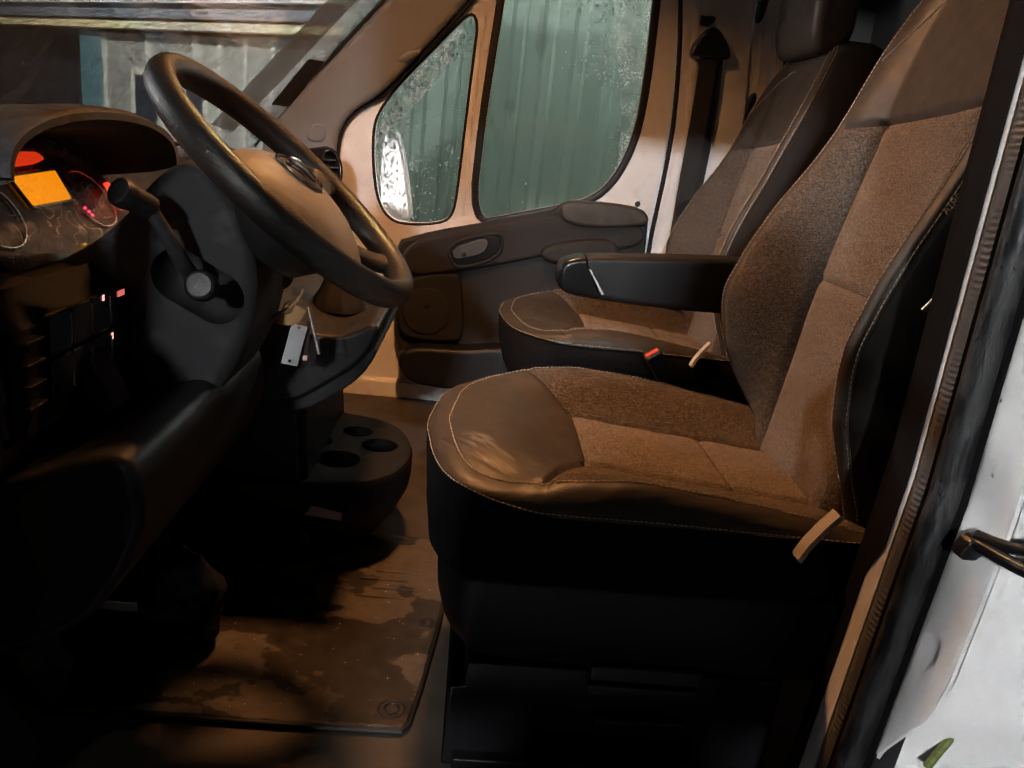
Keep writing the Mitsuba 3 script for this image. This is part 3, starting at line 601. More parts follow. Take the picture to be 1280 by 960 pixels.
# knee panel under the column and the pocket above it
add('knee_panel', slab(chaikin([(-.62, .44), (-.46, .440), (-.345, .497), (-.315, .470), (-.318, .38), (-.40, .26), (-.62, .22)], 2), -.35, .13, .012, 90), 'm_plastic', d)
add('pocket_lid', slab([(-.452, .525), (-.424, .545), (-.400, .487), (-.415, .470)], -.215, -.165, .004), 'm_dash', d)
add('filler_panel', slab(chaikin([(-.60, .62), (-.47, .60), (-.36, .46), (-.35, .40), (-.60, .30)], 2), .13, .30, .02, 80), 'm_plastic', d)
add('centre_tower', slab(chaikin([(-.62, .0), (-.62, .46), (-.36, .46), (-.285, .40), (-.275, .22), (-.262, .10), (-.27, .0)], 2), .27, .70, .02, 80), 'm_plastic', d)
# far end of the dash top and its vents
for i in range(3): add('defroster_slat', rbox((.012, .26, .008), .003, (-.66 - .022 * i, .95, .731 + .004 * i)), 'm_gloss_plastic', d)
ev = add('end_vent', xyz2(lathe([(0, -.05), (.058, -.05), (.058, -.008), (.052, .004), (.044, .0), (.042, -.01), (0, -.012)], 36), (-.415, 1.19, .705), (.9, -.35, .2)), 'm_gloss_plastic', d, label='round air vent at the far end of the dashboard')
for i in (-1, 0, 1): add('vent_slat', xyz2(rbox((.075 - .02 * abs(i), .006, .012), .002, (0, .02 * i, -.004)), (-.415, 1.19, .705), (.9, -.35, .2)), 'm_plastic', ev)
add('vent_ring', xyz2(tube([(.047 * math.cos(t), .047 * math.sin(t), .001) for t in np.linspace(0, 2 * np.pi, 40, endpoint=False)], .002, 8, True), (-.415, 1.19, .705), (.9, -.35, .2)), 'm_chrome', ev)
# gear lever housing in the centre of the dash
gl = thing('gear_lever_housing', 'dark grey gear lever housing with a rounded lip behind the steering wheel rim', 'gear lever')
hprof = chaikin([(-.50, .36), (-.50, .55), (-.38, .545), (-.27, .49), (-.205, .49), (-.160, .52), (-.150, .505), (-.175, .45), (-.24, .40), (-.30, .36)], 2)
hm = man(slab(hprof, .20, .60, .012, 110, 6))
well = m3.Manifold.batch_hull([m3.Manifold.sphere(.05, 24).translate(list(map(float, p))) for p in ((-.285, .34, .560), (-.215, .34, .545), (-.285, .47, .560), (-.215, .47, .545))])
add('housing', hm - well, 'm_plastic', gl)
bo = loft([np.array([(-.25 + r_ * math.cos(t) * (1 + .06 * math.sin(5 * t + z * 90)), .40 + r_ * 1.2 * math.sin(t) * (1 + .06 * math.cos(6 * t)), z) for t in np.linspace(0, 2 * np.pi, 40, endpoint=False)]) for r_, z in ((.050, .495), (.045, .515), (.034, .53), (.028, .55), (.018, .57), (.012, .585))])
add('boot', fixn(bo), 'm_side', gl, 50)
add('lever', tube([(-.25, .40, .57), (-.262, .40, .66)], .007, 12), 'm_chrome', gl)
add('knob', xyz2(lathe([(0, -.03), (.012, -.03), (.022, -.01), (.024, .012), (.016, .026), (0, .03)]), (-.267, .40, .682), (-.1, 0, 1)), 'm_plastic', gl)
add('lower_ledge', slab(chaikin([(-.45, .33), (-.45, .42), (-.26, .405), (-.165, .475), (-.150, .465), (-.19, .40), (-.30, .33)], 2), .22, .60, .015, 80), 'm_dash', gl)
# cup holder console on the floor
cc = thing('cup_holder_console', 'black floor console with round cup holder recesses beside the driver seat front', 'cup holder')
pl = chaikin([(-.55, .22), (-.24, .26), (-.135, .31), (-.095, .40), (-.095, .50), (-.13, .60), (-.20, .66), (-.55, .70)], 3)
rg = []
for s, z in ((.70, -.0), (.80, .04), (.92, .10), (.985, .15), (1.0, .18), (1.0, .222), (.985, .234), (.955, .238)):
    c0 = np.array([-.40, .46]); o = c0 + (pl - c0) * s; rg.append(np.c_[o, np.full(len(o), z * .82)])
cm = man(fixn(loft(rg)))
for (x, y, r_) in ((-.235, .385, .046), (-.165, .475, .040), (-.22, .545, .034), (-.30, .47, .040)):
    cm = cm - m3.Manifold.cylinder(.2, r_ * .86, r_, 40).translate([x, y, .085])
scene['m_console'] = two(bump(P((.0075, .0075, .008), .6, .2), grain))
add('body', cm, 'm_console', cc, 30)
add('rim_strip', slab([(-.275, .130), (-.205, .123), (-.205, .140), (-.275, .153)], .262, .268, .002), 'm_steel', cc)
add('cup_liner', lathe([(.036, .0), (.038, .004), (.0375, .03), (.036, .03)]).apply_translation((-.165, .475, .152)), 'm_gloss_plastic', cc)

# pedals and a dark bundle on the floor below the dash
pd = thing('brake_pedal', 'dark pedal under the dashboard', 'pedal')
add('pad', put(rbox((.075, .06, .014), .004), frame((-.42, .02, .245), unit((.25, .9, .1)), unit((.55, -.2, .8)), unit((.8, 0, .5)))), 'm_rubber', pd)
add('arm', tube(spline([(-.44, .02, .25), (-.56, .03, .30), (-.60, .03, .42)], 12), .008, 10), 'm_plastic', pd)
bg = thing('dark_bundle', 'dark crumpled bundle with pale strips lying on the floor under the dashboard', 'bag')
ic = trimesh.creation.icosphere(4, 1.0); v = ic.vertices; nn = meshkit.fbm(v * 2.3, 4, 3); nf = meshkit.fbm(v * 7 + 3, 3, 5)
ic.vertices = v * (1 + .45 * (nn - .5) + .16 * np.abs(nf - .5))[:, None] * np.array([.115, .12, .085]) + np.array([-.47, .02, .075])
add('bundle', ic, 'm_black_cloth', bg, 40)
scene['m_pale'] = two(P((.45, .44, .42), .5, .4))
def strip(pts, w, tk=.002):
    p = spline(pts, 12); return fixn(loft([np.array([a + np.array([0, 0, w]) * .5 + np.array([0, -tk, 0]), a - np.array([0, 0, w]) * .5 + np.array([0, -tk, 0]), a - np.array([0, 0, w]) * .5, a + np.array([0, 0, w]) * .5]) for a in p]))
add('pale_strip', strip([(-.512, -.085, .150), (-.485, -.095, .152), (-.455, -.10, .153), (-.430, -.095, .150)], .013), 'm_pale', bg)
add('pale_strip', strip([(-.47, -.04, .205), (-.435, -.045, .225), (-.405, -.04, .232)], .020), 'm_panel', bg)

# ================================================================ FLOOR MAT
mt = thing('floor_mat', 'worn brown floor mat with dark wet patches in front of the driver seat', 'floor mat')
mp = chaikin([(-.70, -.135), (-.050, -.140), (-.038, -.126), (-.002, .200), (.0, .42), (-.10, .44), (-.70, .44)], 1)
mm = slab(mp, 0, .012, .003, 160); vv = mm.vertices; mm.vertices = np.stack([vv[:, 0], vv[:, 2], .001 + vv[:, 1]], 1); mm.fix_normals()
bm = add('mat', mm, 'm_mat', mt, 30)
add('edge_binding', tube(np.c_[resample(mp, 160, True), np.full(160, .006)], .0055, 8, True), 'm_mat_edge', bm)
def grom(x, y, s=1):
    o = [tube([(x + r_ * s * math.cos(t), y + r_ * s * math.sin(t), .0135) for t in np.linspace(0, 2 * np.pi, 32, endpoint=False)], .0016 * s, 8, True) for r_ in (.0195,)]
    gk = add('grommet', cat(*o), 'm_mat_edge', bm); add('grommet_plug', lathe([(.0, .010), (.008 * s, .010), (.0105 * s, .0145), (.012 * s, .014), (.0125 * s, .010)]).apply_translation((x, y, .001)), 'm_mat_edge', bm)
grom(-.066, -.100); grom(-.028, .125, .7)
for i in range(4): add('mat_rib', rbox((.09, .007, .005), .002, (-.12 + .028 * (i % 2) + .0, .195 + .030 * i, .0135)), 'm_mat', bm)
sp_ = [rbox((.0016, .0016, .001), .0004, (float(x), float(y), .0136), 6) for x, y in np.c_[rng.uniform(-.42, -.03, 60), rng.uniform(-.12, .25, 60)]]
scene['m_grit'] = two(P((.6, .55, .45), .35, .5)); add('grit', cat(*sp_), 'm_grit', bm, False, kind='stuff')

# ================================================================ PASSENGER DOOR
pdr = thing('passenger_door', 'closed passenger door with white frame, dark lower panel and rain speckled windows', 'door')
QW = chaikin([(-.069, 1.149), (-.088, 1.142), (-.166, 1.053), (-.261, .948), (-.317, .867), (-.331, .809), (-.325, .695), (-.307, .605), (-.266, .557), (-.205, .553), (-.116, .567), (-.086, .590), (-.077, .651), (-.070, .849), (-.061, 1.065), (-.058, 1.12)], 2)
MW = np.vstack([chaikin([(.414, 1.32), (.427, 1.139), (.432, 1.035), (.433, .926), (.420, .834), (.387, .749), (.335, .690), (.241, .656), (.098, .613), (-.017, .578), (-.011, .878), (.001, 1.072), (.018, 1.32)], 2)])
OUT = chaikin([(-.120, 1.12), (-.205, 1.03), (-.268, .955), (-.312, .912), (-.372, .872), (-.415, .815), (-.430, .742), (-.430, .40), (-.40, .10), (-.30, .02), (.40, .02), (.50, .10), (.526, .30), (.523, .65), (.530, .80), (.528, .958), (.507, 1.127), (.480, 1.30), (.44, 1.36), (.06, 1.36), (-.03, 1.235)], 2)
fr = lean(dense(plate(OUT, [QW, MW], 1.42, 1.455), .06)); add('frame', fr, 'm_paint', pdr, 30)
def edge_tube(poly, y, r, flat=None, n=160, grow=0.0):
    p = np.array(Polygon(poly).buffer(grow).exterior.coords)[:-1] if grow else np.asarray(poly); p = resample(p, n, True)
    return tube([leanp(a, b, y) for a, b in p], r, 8, True, flat, up=(0, 1, 0))
qw = add('quarter_window', lean(dense(plate(QW, None, 1.438, 1.4395), .06).copy()), 'm_glass', pdr, False, label='small rain speckled quarter window')
def sheet(poly, y):
    v, f = tri2d(Polygon(poly)); m = trimesh.Trimesh(np.stack([v[:, 0], np.full(len(v), y), v[:, 1]], 1), f, process=False); return lean(dense(m, .08))
scene[qw] = mikit.ply(sheet(Polygon(QW).buffer(.003).exterior.coords[:-1], 1.438), 'm_glass', smooth=False)
mw = add('window', sheet(Polygon(MW).buffer(.003).exterior.coords[:-1], 1.440), 'm_glass', pdr, False, label='large side window with green wall behind')
add('window_seal', edge_tube(QW, 1.421, .004, n=140, grow=.003), 'm_rubber', qw); add('window_seal', edge_tube(MW, 1.418, .011, (.011, .006), n=160, grow=.008), 'm_rubber', mw)
add('seal_bead', edge_tube(MW, 1.420, .0016, n=160, grow=-.003), 'm_grey_thread', mw)
add('frame_crease', lean(tube([(x, 1.419, z) for x, z in ((-.036, 1.15), (-.045, .90), (-.050, .60))], .004, 8)), 'm_paint', pdr)
# lower trim panel
PANEL = chaikin([(-.262, .492), (-.14, .540), (.0, .578), (.225, .640), (.240, .668), (.30, .680), (.470, .680), (.500, .660), (.516, .625), (.520, .45), (.50, .20), (.40, .14), (-.08, .10), (-.175, .12), (-.222, .165), (-.236, .30)], 1)
pn = add('trim_panel', lean(slab(resample(PANEL, 150, True), 1.375, 1.419, .012)), 'm_panel', pdr)
add('upper_roll', lean(slab(chaikin([(-.225, .505), (.0, .574), (.235, .640), (.50, .640), (.505, .555), (.25, .520), (.12, .478), (-.05, .430), (-.215, .395)], 2), 1.348, 1.38, .014, 100)), 'm_panel', pn)
add('arm_pad', slab(chaikin([(.228, .648), (.245, .676), (.30, .684), (.470, .684), (.505, .655), (.500, .628), (.35, .606), (.252, .610)], 2), 1.325, 1.36, .012, 80), 'm_leather', pn)
cup = add('handle_cup', slab(chaikin([(-.088, .512), (-.066, .460), (-.04, .450), (.066, .492), (.074, .548), (.055, .557)], 2), 1.343, 1.352, .003, 60), 'm_gloss_plastic', pn)
add('handle_surround', tube([(a, 1.344, b) for a, b in resample(chaikin([(-.092, .514), (-.068, .454), (-.04, .444), (.068, .486), (.080, .550), (.057, .563)], 2), 80, True)], .005, 10, True), 'm_panel', pn)
add('door_handle', slab(chaikin([(-.074, .502), (-.064, .468), (-.020, .482), (.010, .492), (.030, .508), (.034, .542), (.0, .536)], 1), 1.332, 1.342, .003, 50), 'm_handle', pn, label='grey inner door handle')
scene['m_handle'] = two(P((.06, .06, .063), .4, .4))
add('lock_button', xyz2(lathe([(0, 0), (.007, 0), (.007, .003), (.004, .004), (0, .003)]), (-.036, 1.333, .487), (0, -1, 0)), 'm_plastic', pn)
add('lower_armrest', slab(chaikin([(.19, .54), (.33, .575), (.42, .58), (.42, .50), (.20, .49)], 2), 1.30, 1.38, .012, 60), 'm_panel', pn)
spk = add('speaker_panel', slab(chaikin([(-.222, .395), (-.05, .432), (-.035, .40), (-.010, .225), (-.06, .205), (-.20, .205), (-.225, .26)], 2), 1.352, 1.38, .010, 80), 'm_dark_panel', pn)
scene['m_dark_panel'] = two(bump(P((.020, .0195, .0195), .7, .15), grain))
gr_ = fixn(loft([np.array([(-.135 + r_ * math.cos(t), y, .300 + r_ * math.sin(t)) for t in np.linspace(0, 2 * np.pi, 48, endpoint=False)]) for r_, y in ((.074, 1.356), (.074, 1.350), (.071, 1.3475), (.05, 1.3462), (.02, 1.3455))]))
scene['m_mesh'] = two(bump(P((.022, .0215, .021), .7, .15), lambda p, n, uv: .0012 * (dr.sin(p.x * 1400) * dr.sin(p.z * 1400)), 2e-4))
add('speaker_grille', gr_, 'm_mesh', pn, 30, label='round speaker grille')
add('speaker_dot', xyz2(lathe([(0, 0), (.008, 0), (.008, .0015), (0, .0015)]), (-.135, 1.346, .315), (0, -1, 0)), 'm_plastic', pn)
add('map_pocket', slab(chaikin([(-.21, .195), (.0, .20), (.08, .22), (.50, .24), (.50, .10), (-.10, .06), (-.205, .10)], 2), 1.30, 1.385, .015, 90), 'm_plastic', pn)
add('plug_hole', xyz2(lathe([(0, 0), (.0085, 0), (.0085, .001), (0, .001)]), leanp(.477, .686, 1.4195), (0, -1, 0)), 'm_rubber', pdr)
# rain on the windows
def drops(pts, y, parent, name='raindrops', depth=.55):
    base = trimesh.creation.icosphere(1, 1.0); ms = []
    for x, z, r_ in pts:
        m = base.copy(); m.apply_scale((r_, r_ * depth, r_ * (1 + .5 * rng.random()))); m.apply_translation(leanp(x, z, y + r_ * depth + .0012)); ms.append(m)
    return add(name, cat(*ms), 'm_water', parent, True, kind='stuff', label='raindrops on the glass')
from shapely.prepared import prep
def scatter(poly, n, dens, r0, r1):
    P_ = Polygon(poly).buffer(-.004); pp = prep(P_); a = P_.bounds; out = []
    while len(out) < n:
        x, z = rng.uniform(a[0], a[2]), rng.uniform(a[1], min(a[3], 1.3))
        if rng.random() < dens(x, z) and pp.contains(Point(x, z)): out.append((x, z, r0 + (r1 - r0) * rng.random() ** 2.5))
    return out
def wet_w(p, n, uv):
    g_ = smoothstep(.46, .64, noise(p.x * 380, p.y * 380, p.z * 300)) * smoothstep(.32, .58, fbm(p.x * 30, p.y * 30, p.z * 22, 4)); return .02 + .85 * g_
scene['m_window_wet'] = {'type': 'blendbsdf', 'weight': proc(wet_w), 'bsdf_0': {'type': 'thindielectric', 'int_ior': 1.5}, 'bsdf_1': {'type': 'principledthin', 'base_color': rgb(.9, .92, .9), 'roughness': .6, 'diff_trans': 1.4}}
FQ = Polygon(QW).buffer(-.003).intersection(Polygon(chaikin([(-.34, .54), (-.34, .82), (-.20, 1.02), (-.10, 1.14), (-.085, 1.08), (-.175, .95), (-.255, .85), (-.312, .80), (-.312, .62), (-.29, .55)], 2)))
FM = Polygon(MW).buffer(-.003).intersection(Polygon(chaikin([(.44, 1.32), (.445, .85), (.405, .74), (.395, .86), (.375, 1.0), (.335, 1.12), (.33, 1.32)], 2)))
for f_, k_ in ((FQ, qw), (FM, mw)): add('rain_film', sheet(np.array(f_.exterior.coords)[:-1], 1.4425), 'm_window_wet', k_, False, label='wet patch of fine raindrops')
qd = scatter(QW, 1700, lambda x, z: min(1, .06 + .9 * math.exp(-((x + .325) / .07) ** 2) * (z < .9) + .7 * math.exp(-(((x + .27) * .75 - (z - .93)) * .8 / .035) ** 2) + .25 * (z < .8) * (x > -.25)), .0012, .0045)
md = scatter(MW, 1700, lambda x, z: min(1, .02 + .95 * math.exp(-((x - .43 + .10 * (z > 1)) / (.045 + .05 * (z > 1.02))) ** 2) * (z > .72) + .03 * (z < .8)), .0012, .0042)
drops(qd, 1.4395, qw); drops(md, 1.4415, mw)

# ================================================================ VAN BODY (pillars, roof, jamb)
vb = thing('van_body', 'pale painted van cab body with pillars, roof lining and the wet driver doorway jamb', 'van body')
AP = [(-.655, .735), (-.59, .837), (-.443, .992), (-.294, 1.16), (-.09, 1.40), (.06, 1.40), (-.045, 1.235), (-.135, 1.118), (-.212, 1.028), (-.276, .952), (-.322, .906), (-.384, .866), (-.424, .812), (-.436, .742), (-.43, .50), (-.64, .50)]
ap = add('pillar_trim', lean(slab(chaikin(AP, 1), 1.365, 1.44, .016, 150, 6)), 'm_trim', vb, label='grey lining of the far windscreen pillar')
add('trim_bump', lean(tube([(-.262, 1.368, 1.005), (-.235, 1.362, 1.020), (-.205, 1.366, 1.036)], [.006, .012, .005], 12)), 'm_trim', ap)
add('trim_pad', lean(slab(chaikin([(-.52, .765), (-.50, .815), (-.462, .815), (-.458, .765)], 2), 1.360, 1.38, .005, 50)), 'm_trim', ap)
add('glass_edge_strip', lean(tube([(x, 1.372, z) for x, z in resample([(-.665, .735), (-.598, .837), (-.451, .992), (-.302, 1.16), (-.10, 1.40)], 30)], .006, 8)), 'm_rubber', ap)
add('door_seal', lean(tube([(x, 1.405, z) for x, z in spline([(.03, 1.33), (-.04, 1.230), (-.128, 1.116), (-.206, 1.028), (-.270, .952), (-.315, .908), (-.376, .868), (-.418, .812), (-.432, .742), (-.431, .50), (-.40, .15)], 90)], .0075, 10)), 'm_rubber', vb)
bp = add('centre_pillar', lean(dense(plate([(.532, 0), (.540, .65), (.547, .80), (.545, .916), (.526, 1.087), (.498, 1.25), (.47, 1.40), (.66, 1.40), (.690, 1.268), (.710, 1.149), (.744, .937), (.752, .847), (.752, 0)], None, 1.412, 1.45), .06)), 'm_paint', vb, 30, label='pale painted pillar behind the far door')
add('pillar_seal', lean(tube([(x, 1.412, z) for x, z in spline([(.538, .20), (.535, .55), (.537, .66), (.540, .80), (.537, .916), (.517, 1.10), (.488, 1.26), (.46, 1.40)], 60)], .0065, 10, flat=None)), 'm_rubber', vb)
add('pillar_fold', lean(tube([(x, 1.411, z) for x, z in ((.565, .66), (.575, .80), (.575, .93), (.562, 1.09), (.535, 1.27))], .010, 12, flat=(.012, .004), up=(0, 1, 0))), 'm_paint', bp)
rp = add('rear_pillar', lean(dense(plate([(.715, 0), (.715, 1.40), (.742, 1.40), (.757, 1.275), (.790, 1.03), (.80, .85), (.80, 0)], None, 1.425, 1.46), .06)), 'm_paint', vb, 30)
add('rear_pillar', lean(dense(plate([(.80, 0), (.812, .85), (.800, 1.03), (.770, 1.275), (.755, 1.40), (.775, 1.40), (.792, 1.279), (.822, 1.03), (.832, .85), (.83, 0)], None, 1.405, 1.46), .06)), 'm_paint', vb, 30)
add('pillar_rib', lean(tube([(.737, 1.424, 1.20), (.752, 1.424, 1.10), (.758, 1.424, 1.06)], .006, 8)), 'm_paint', rp)
for x, z in ((.715, 1.262), (.745, .985)): add('pillar_plug', lean(slab(chaikin([(x - .011, z - .05), (x - .004, z + .05), (x + .018, z + .05), (x + .014, z - .05)], 3), 1.404, 1.426, .006, 50)), 'm_rubber', rp)
add('side_skin', plate([(.535, -.35), (.535, 1.2), (.47, 1.58), (1.14, 1.58), (1.14, -.35)], None, 1.475, 1.49), 'm_paint', vb, 30)
add('rear_liner', plate([(.838, 0), (.838, 1.42), (1.12, 1.42), (1.12, 0)], None, 1.44, 1.46), 'm_panel', vb, 30)
add('door_sill', rbox((1.15, .16, .36), .01, (.02, 1.47, -.125)), 'm_paint', vb)
add('bulkhead', trimesh.creation.box((.02, 1.9, 1.6)).apply_translation((1.11, .52, .73)), 'm_panel', vb, False)
add('roof_lining', trimesh.creation.box((1.55, 1.62, .05)).apply_translation((.45, .51, 1.531)), 'm_trim', vb, False)
add('door_header', rbox((1.0, .07, .22), .02, (.2, 1.35, 1.42)), 'm_trim', vb)
add('door_header', rbox((.95, .07, .33), .02, (.0, -.33, 1.355)), 'm_paint', vb)
add('near_windscreen_pillar', tube([(-.68, -.34, .70), (-.40, -.335, 1.02), (-.10, -.31, 1.36)], .035, 12), 'm_trim', vb)
add('firewall', trimesh.creation.box((.04, 1.9, 1.1)).apply_translation((-1.17, .52, .18)), 'm_panel', vb, False)
add('cowl_side', rbox((.68, .06, .95), .02, (-.83, -.42, .28)), 'm_paint', vb)
# the doorway behind the driver: inner trim, painted flange, rubber seal, painted jamb, outer skin
ZJ = np.linspace(-.12, 1.36, 150)
def jx(z): return -.07 * np.maximum(0, .55 - z) * (1 - .0 * z)
def jamb(section, zs=ZJ, wob=None):
    s = np.asarray(section, float); rows = []
    for z in zs:
        r_ = np.c_[s[:, 0] + jx(z), s[:, 1], np.full(len(s), z)]
        if wob is not None: r_ = wob(r_, z)
        rows.append(r_)
    m = loft(rows, closed=True); return fixn(m)
pt = add('pillar_cover', jamb([(.470, -.285), (.468, -.325), (.4745, -.338), (.52, -.345), (.52, -.285)]), 'm_black_cloth', vb, 40, label='black cover of the near door pillar')
def trim_edge(r_, z):
    e = -.3635 + .0185 * sm(np.array((.475 - z) / .055)); r_[r_[:, 1] < -.35, 1] = e; return r_
add('pillar_cover_edge', jamb([(.4478, -.33), (.4478, -.355), (.448, -.3551), (.4488, -.3549), (.4488, -.33)], wob=trim_edge), 'm_black_cloth', pt, 40)
add('door_flange', jamb([(.4492, -.344), (.4500, -.3695), (.4530, -.3695), (.4520, -.344)]), 'm_paint', vb, 40, label='narrow painted flange lit by the cab lamp')
def ribs(r_, z): 
    k = .0006 * math.sin(z * 2 * math.pi / .0062 + 1.5 * math.sin(z * 37)) * (.6 + .4 * math.sin(z * 51)); r_[1:4, 0] -= k; return r_
sl = add('doorway_seal', jamb([(.456, -.3705), (.4488, -.375), (.4476, -.384), (.4490, -.393), (.457, -.394)], np.linspace(-.12, 1.36, 1100), ribs), 'm_ribbed', vb, 60, label='ribbed grey lip of the doorway seal')
scene['m_ribbed'] = two(bump(P((.085, .085, .087), .5, .4), grain))
add('seal_bulb', jamb([(.4540 + .0140 * math.cos(t), -.4165 + .0135 * math.sin(t)) for t in np.linspace(0, 2 * np.pi, 20, endpoint=False)]), 'm_wet_rubber', vb, 60, label='wet black rubber bulb of the doorway seal')
add('seal_groove', jamb([(.466, -.388), (.466, -.436), (.49, -.436), (.49, -.388)]), 'm_rubber', vb, 40)
# white jamb
fw1 = PC([-.12, .2, .255, .266, .282, .317, .345, .40, 1.4], [.03, .03, .04, .06, .20, .55, .85, 1, 1])
rows = []
for z in np.linspace(-.12, 1.36, 260):
    w1 = float(fw1(z)); r_ = []
    for w in np.linspace(0, 1, 14):
        q_ = w * w1; bx = .0040 * math.exp(-(q_ / .12) ** 2); dent = .0035 * math.exp(-(((z - .405) / .018) ** 2 + ((q_ - .42) / .20) ** 2) ** 3)
        r_.append((.4625 + .0125 * q_ + bx + dent + jx(z), -.4305 - .0475 * q_, z))
    e = np.array(r_[-1]); r_ += [tuple(e + [.0015, -.0025, 0]), tuple(e + [.0055, -.0028, 0]), tuple(e + [.012, .004, 0]), (.50 + jx(z), -.42, z)]
    rows.append(np.array(r_))
jw = add('jamb', fixn(loft(rows, closed=True)), 'm_paint', vb, 40, label='white painted jamb with water drops')
rows = []
for z in np.linspace(-.12, 1.36, 120):
    w1 = float(fw1(z)); e = np.array([.475 + .0125 * (w1 - 1) + jx(z), -.478 + .0475 * (1 - w1), z])
    rows.append(np.array([e + [.004, .001, 0], e + [.012, .010 - .0, 0], e + [.03, .012, 0], e + [.05, .004 + .0, 0], e + [.09, -.012, 0], e + [.5, -.03, 0], e + [.5, .05, 0], e + [.02, .04, 0]]))
sk = add('outer_skin', fixn(loft(rows, closed=True)), 'm_paint', vb, 40, label='white outer skin beside the jamb')
scene['m_olive'] = two(P(lambda p, n, uv: mix((.05, .065, .012), (.16, .18, .05), fbm(p.x * 200, p.y * 200, p.z * 200, 3)), .5, .3))
OL, OL2 = (.5150, .3200), (.4940, .2690)
add('olive_strip', tube([(OL[0] * (1 - t) + OL2[0] * t, -.4475 , OL[1] * (1 - t) + OL2[1] * t) for t in (0, .5, 1)], .0042, 8), 'm_olive', sk, label='narrow olive green strip')
stk = add('striker', slab(chaikin([(.447, .511), (.452, .526), (.459, .533), (.470, .533), (.470, .511)], 1), -.468, -.452, .002, 40), 'm_gloss_plastic', vb, label='black looped door striker on the white jamb')
add('striker_bar', tube(spline([(.462, -.462, .527), (.468, -.490, .528), (.474, -.520, .531), (.484, -.555, .540)], 16), .0062, 14), 'm_gloss_plastic', stk)
add('striker_bar', tube(spline([(.464, -.460, .533), (.475, -.485, .536), (.490, -.515, .546)], 16), .0055, 14), 'm_gloss_plastic', stk)
dm = []
base = trimesh.creation.icosphere(1, 1.0)
for i in range(18):
    z = rng.uniform(.2, .75); q_ = rng.uniform(.0, .95) * float(fw1(z)); r_ = rng.uniform(.0008, .0022); m = base.copy(); m.apply_scale((r_ * .5, r_, r_ * 1.2)); m.apply_translation((.4625 + .0125 * q_ + jx(z) - .0002, -.4305 - .0475 * q_, z)); dm.append(m)
add('water_beads', cat(*dm), 'm_water', jw, True, kind='stuff')
dm = []
for i in range(40):
    z = rng.uniform(.2, .8); a = rng.uniform(3.2, 4.4); r_ = rng.uniform(.0006, .0014); m = base.copy(); m.apply_scale(r_); m.apply_translation((.4540 + .0142 * math.cos(a) + jx(z), -.4165 + .0138 * math.sin(a), z)); dm.append(m)
add('water_beads', cat(*dm), 'm_water', 'van_body__seal_bulb', True, kind='stuff')

# ================================================================ WINDSCREEN
ws = thing('windscreen', 'sloping windscreen with rain along its far edge', 'windscreen')
def wsp(y, t, off=0.0):
    b = .10 * (1 - ((y - .485) / .85) ** 2); n = np.array([-.75, .66]); p = np.array([-.66, .74]) * (1 - t) + np.array([-.07, 1.42]) * t + (b + off) * n; return np.array([p[0], y, p[1]])
G = np.array([[wsp(y, t) for y in np.linspace(-.37, 1.34, 36)] for t in np.linspace(-.06, 1.14, 20)])
scene['m_dirty_glass'] = {'type': 'blendbsdf', 'weight': proc(lambda p, n, uv: .02 * smoothstep(.45, .75, fbm(p.x * 9, p.y * 9, p.z * 9, 4)) + .08 * smoothstep(.52, .72, fbm(p.x * 10 + p.z * 9, p.y * 14, p.z * 4, 5))),
                          'bsdf_0': {'type': 'thindielectric', 'int_ior': 1.5}, 'bsdf_1': two({'type': 'diffuse', 'reflectance': rgb(.6, .62, .65)})}
add('glass', patch(G, 0, 19, 0, 35), 'm_dirty_glass', ws, True)
S = np.array([[wsp(*(np.array((1.207, .322)) * (1 - a) * (1 - b) + np.array((1.289, .345)) * a * (1 - b) + np.array((1.232, .144)) * (1 - a) * b + np.array((1.33, .166)) * a * b), -.002) for a in np.linspace(0, 1, 6)] for b in np.linspace(0, 1, 10)])
scene['m_painted_reflection'] = {'type': 'blendbsdf', 'weight': proc(lambda p, n, uv: .62 + .2 * (fbm(p.z * 34, p.y * 6, p.x * 34, 3) - .5)), 'bsdf_0': {'type': 'thindielectric', 'int_ior': 1.5}, 'bsdf_1': two({'type': 'diffuse', 'reflectance': rgb(.24, .245, .235)})}
SF = np.array([[wsp(y, t, -.004) for y in np.linspace(1.042, 1.172, 8)] for t in np.linspace(.015, 1.1, 20)])  # reflection of the pillar lining, painted as a translucent strip against the glass
add('painted_reflection', patch(SF, 0, 19, 0, 7), 'm_painted_reflection', ws, True, label='painted brownish reflection of the pillar lining along the far side of the windscreen')
scene['m_wet'] = {'type': 'blendbsdf', 'weight': proc(lambda p, n, uv: .22 + .70 * smoothstep(.46, .64, noise(p.x * 330, p.y * 330, p.z * 330)) * smoothstep(.30, .6, fbm(p.x * 26, p.y * 26, p.z * 26, 3))), 'bsdf_0': {'type': 'thindielectric', 'int_ior': 1.5}, 'bsdf_1': {'type': 'principledthin', 'base_color': rgb(.9, .92, .88), 'roughness': .6, 'diff_trans': 1.5}}
SF = np.array([[wsp(y, t, .003) for y in np.linspace(1.172, 1.338, 8)] for t in np.linspace(-.03, 1.1, 20)])
add('rain_film', patch(SF, 0, 19, 0, 7), 'm_wet', ws, True, label='bright wet band of rain along the pillar')
add('sticker', patch(S, 0, 9, 0, 5), 'm_panel', ws, True, label='dark rectangular sticker at the far edge of the windscreen')
dm = []
while len(dm) < 1500:
    y, t = rng.uniform(1.10, 1.335), rng.uniform(.02, .95)
    if rng.random() > np.exp(-((1.335 - y) / .075) ** 2) : continue
    r_ = .0012 + .0032 * rng.random() ** 2.5; m = base.copy(); m.apply_scale((r_, r_ * (1 + .6 * rng.random()), r_)); m.apply_translation(wsp(y, t, .0012 + r_ * .6)); dm.append(m)
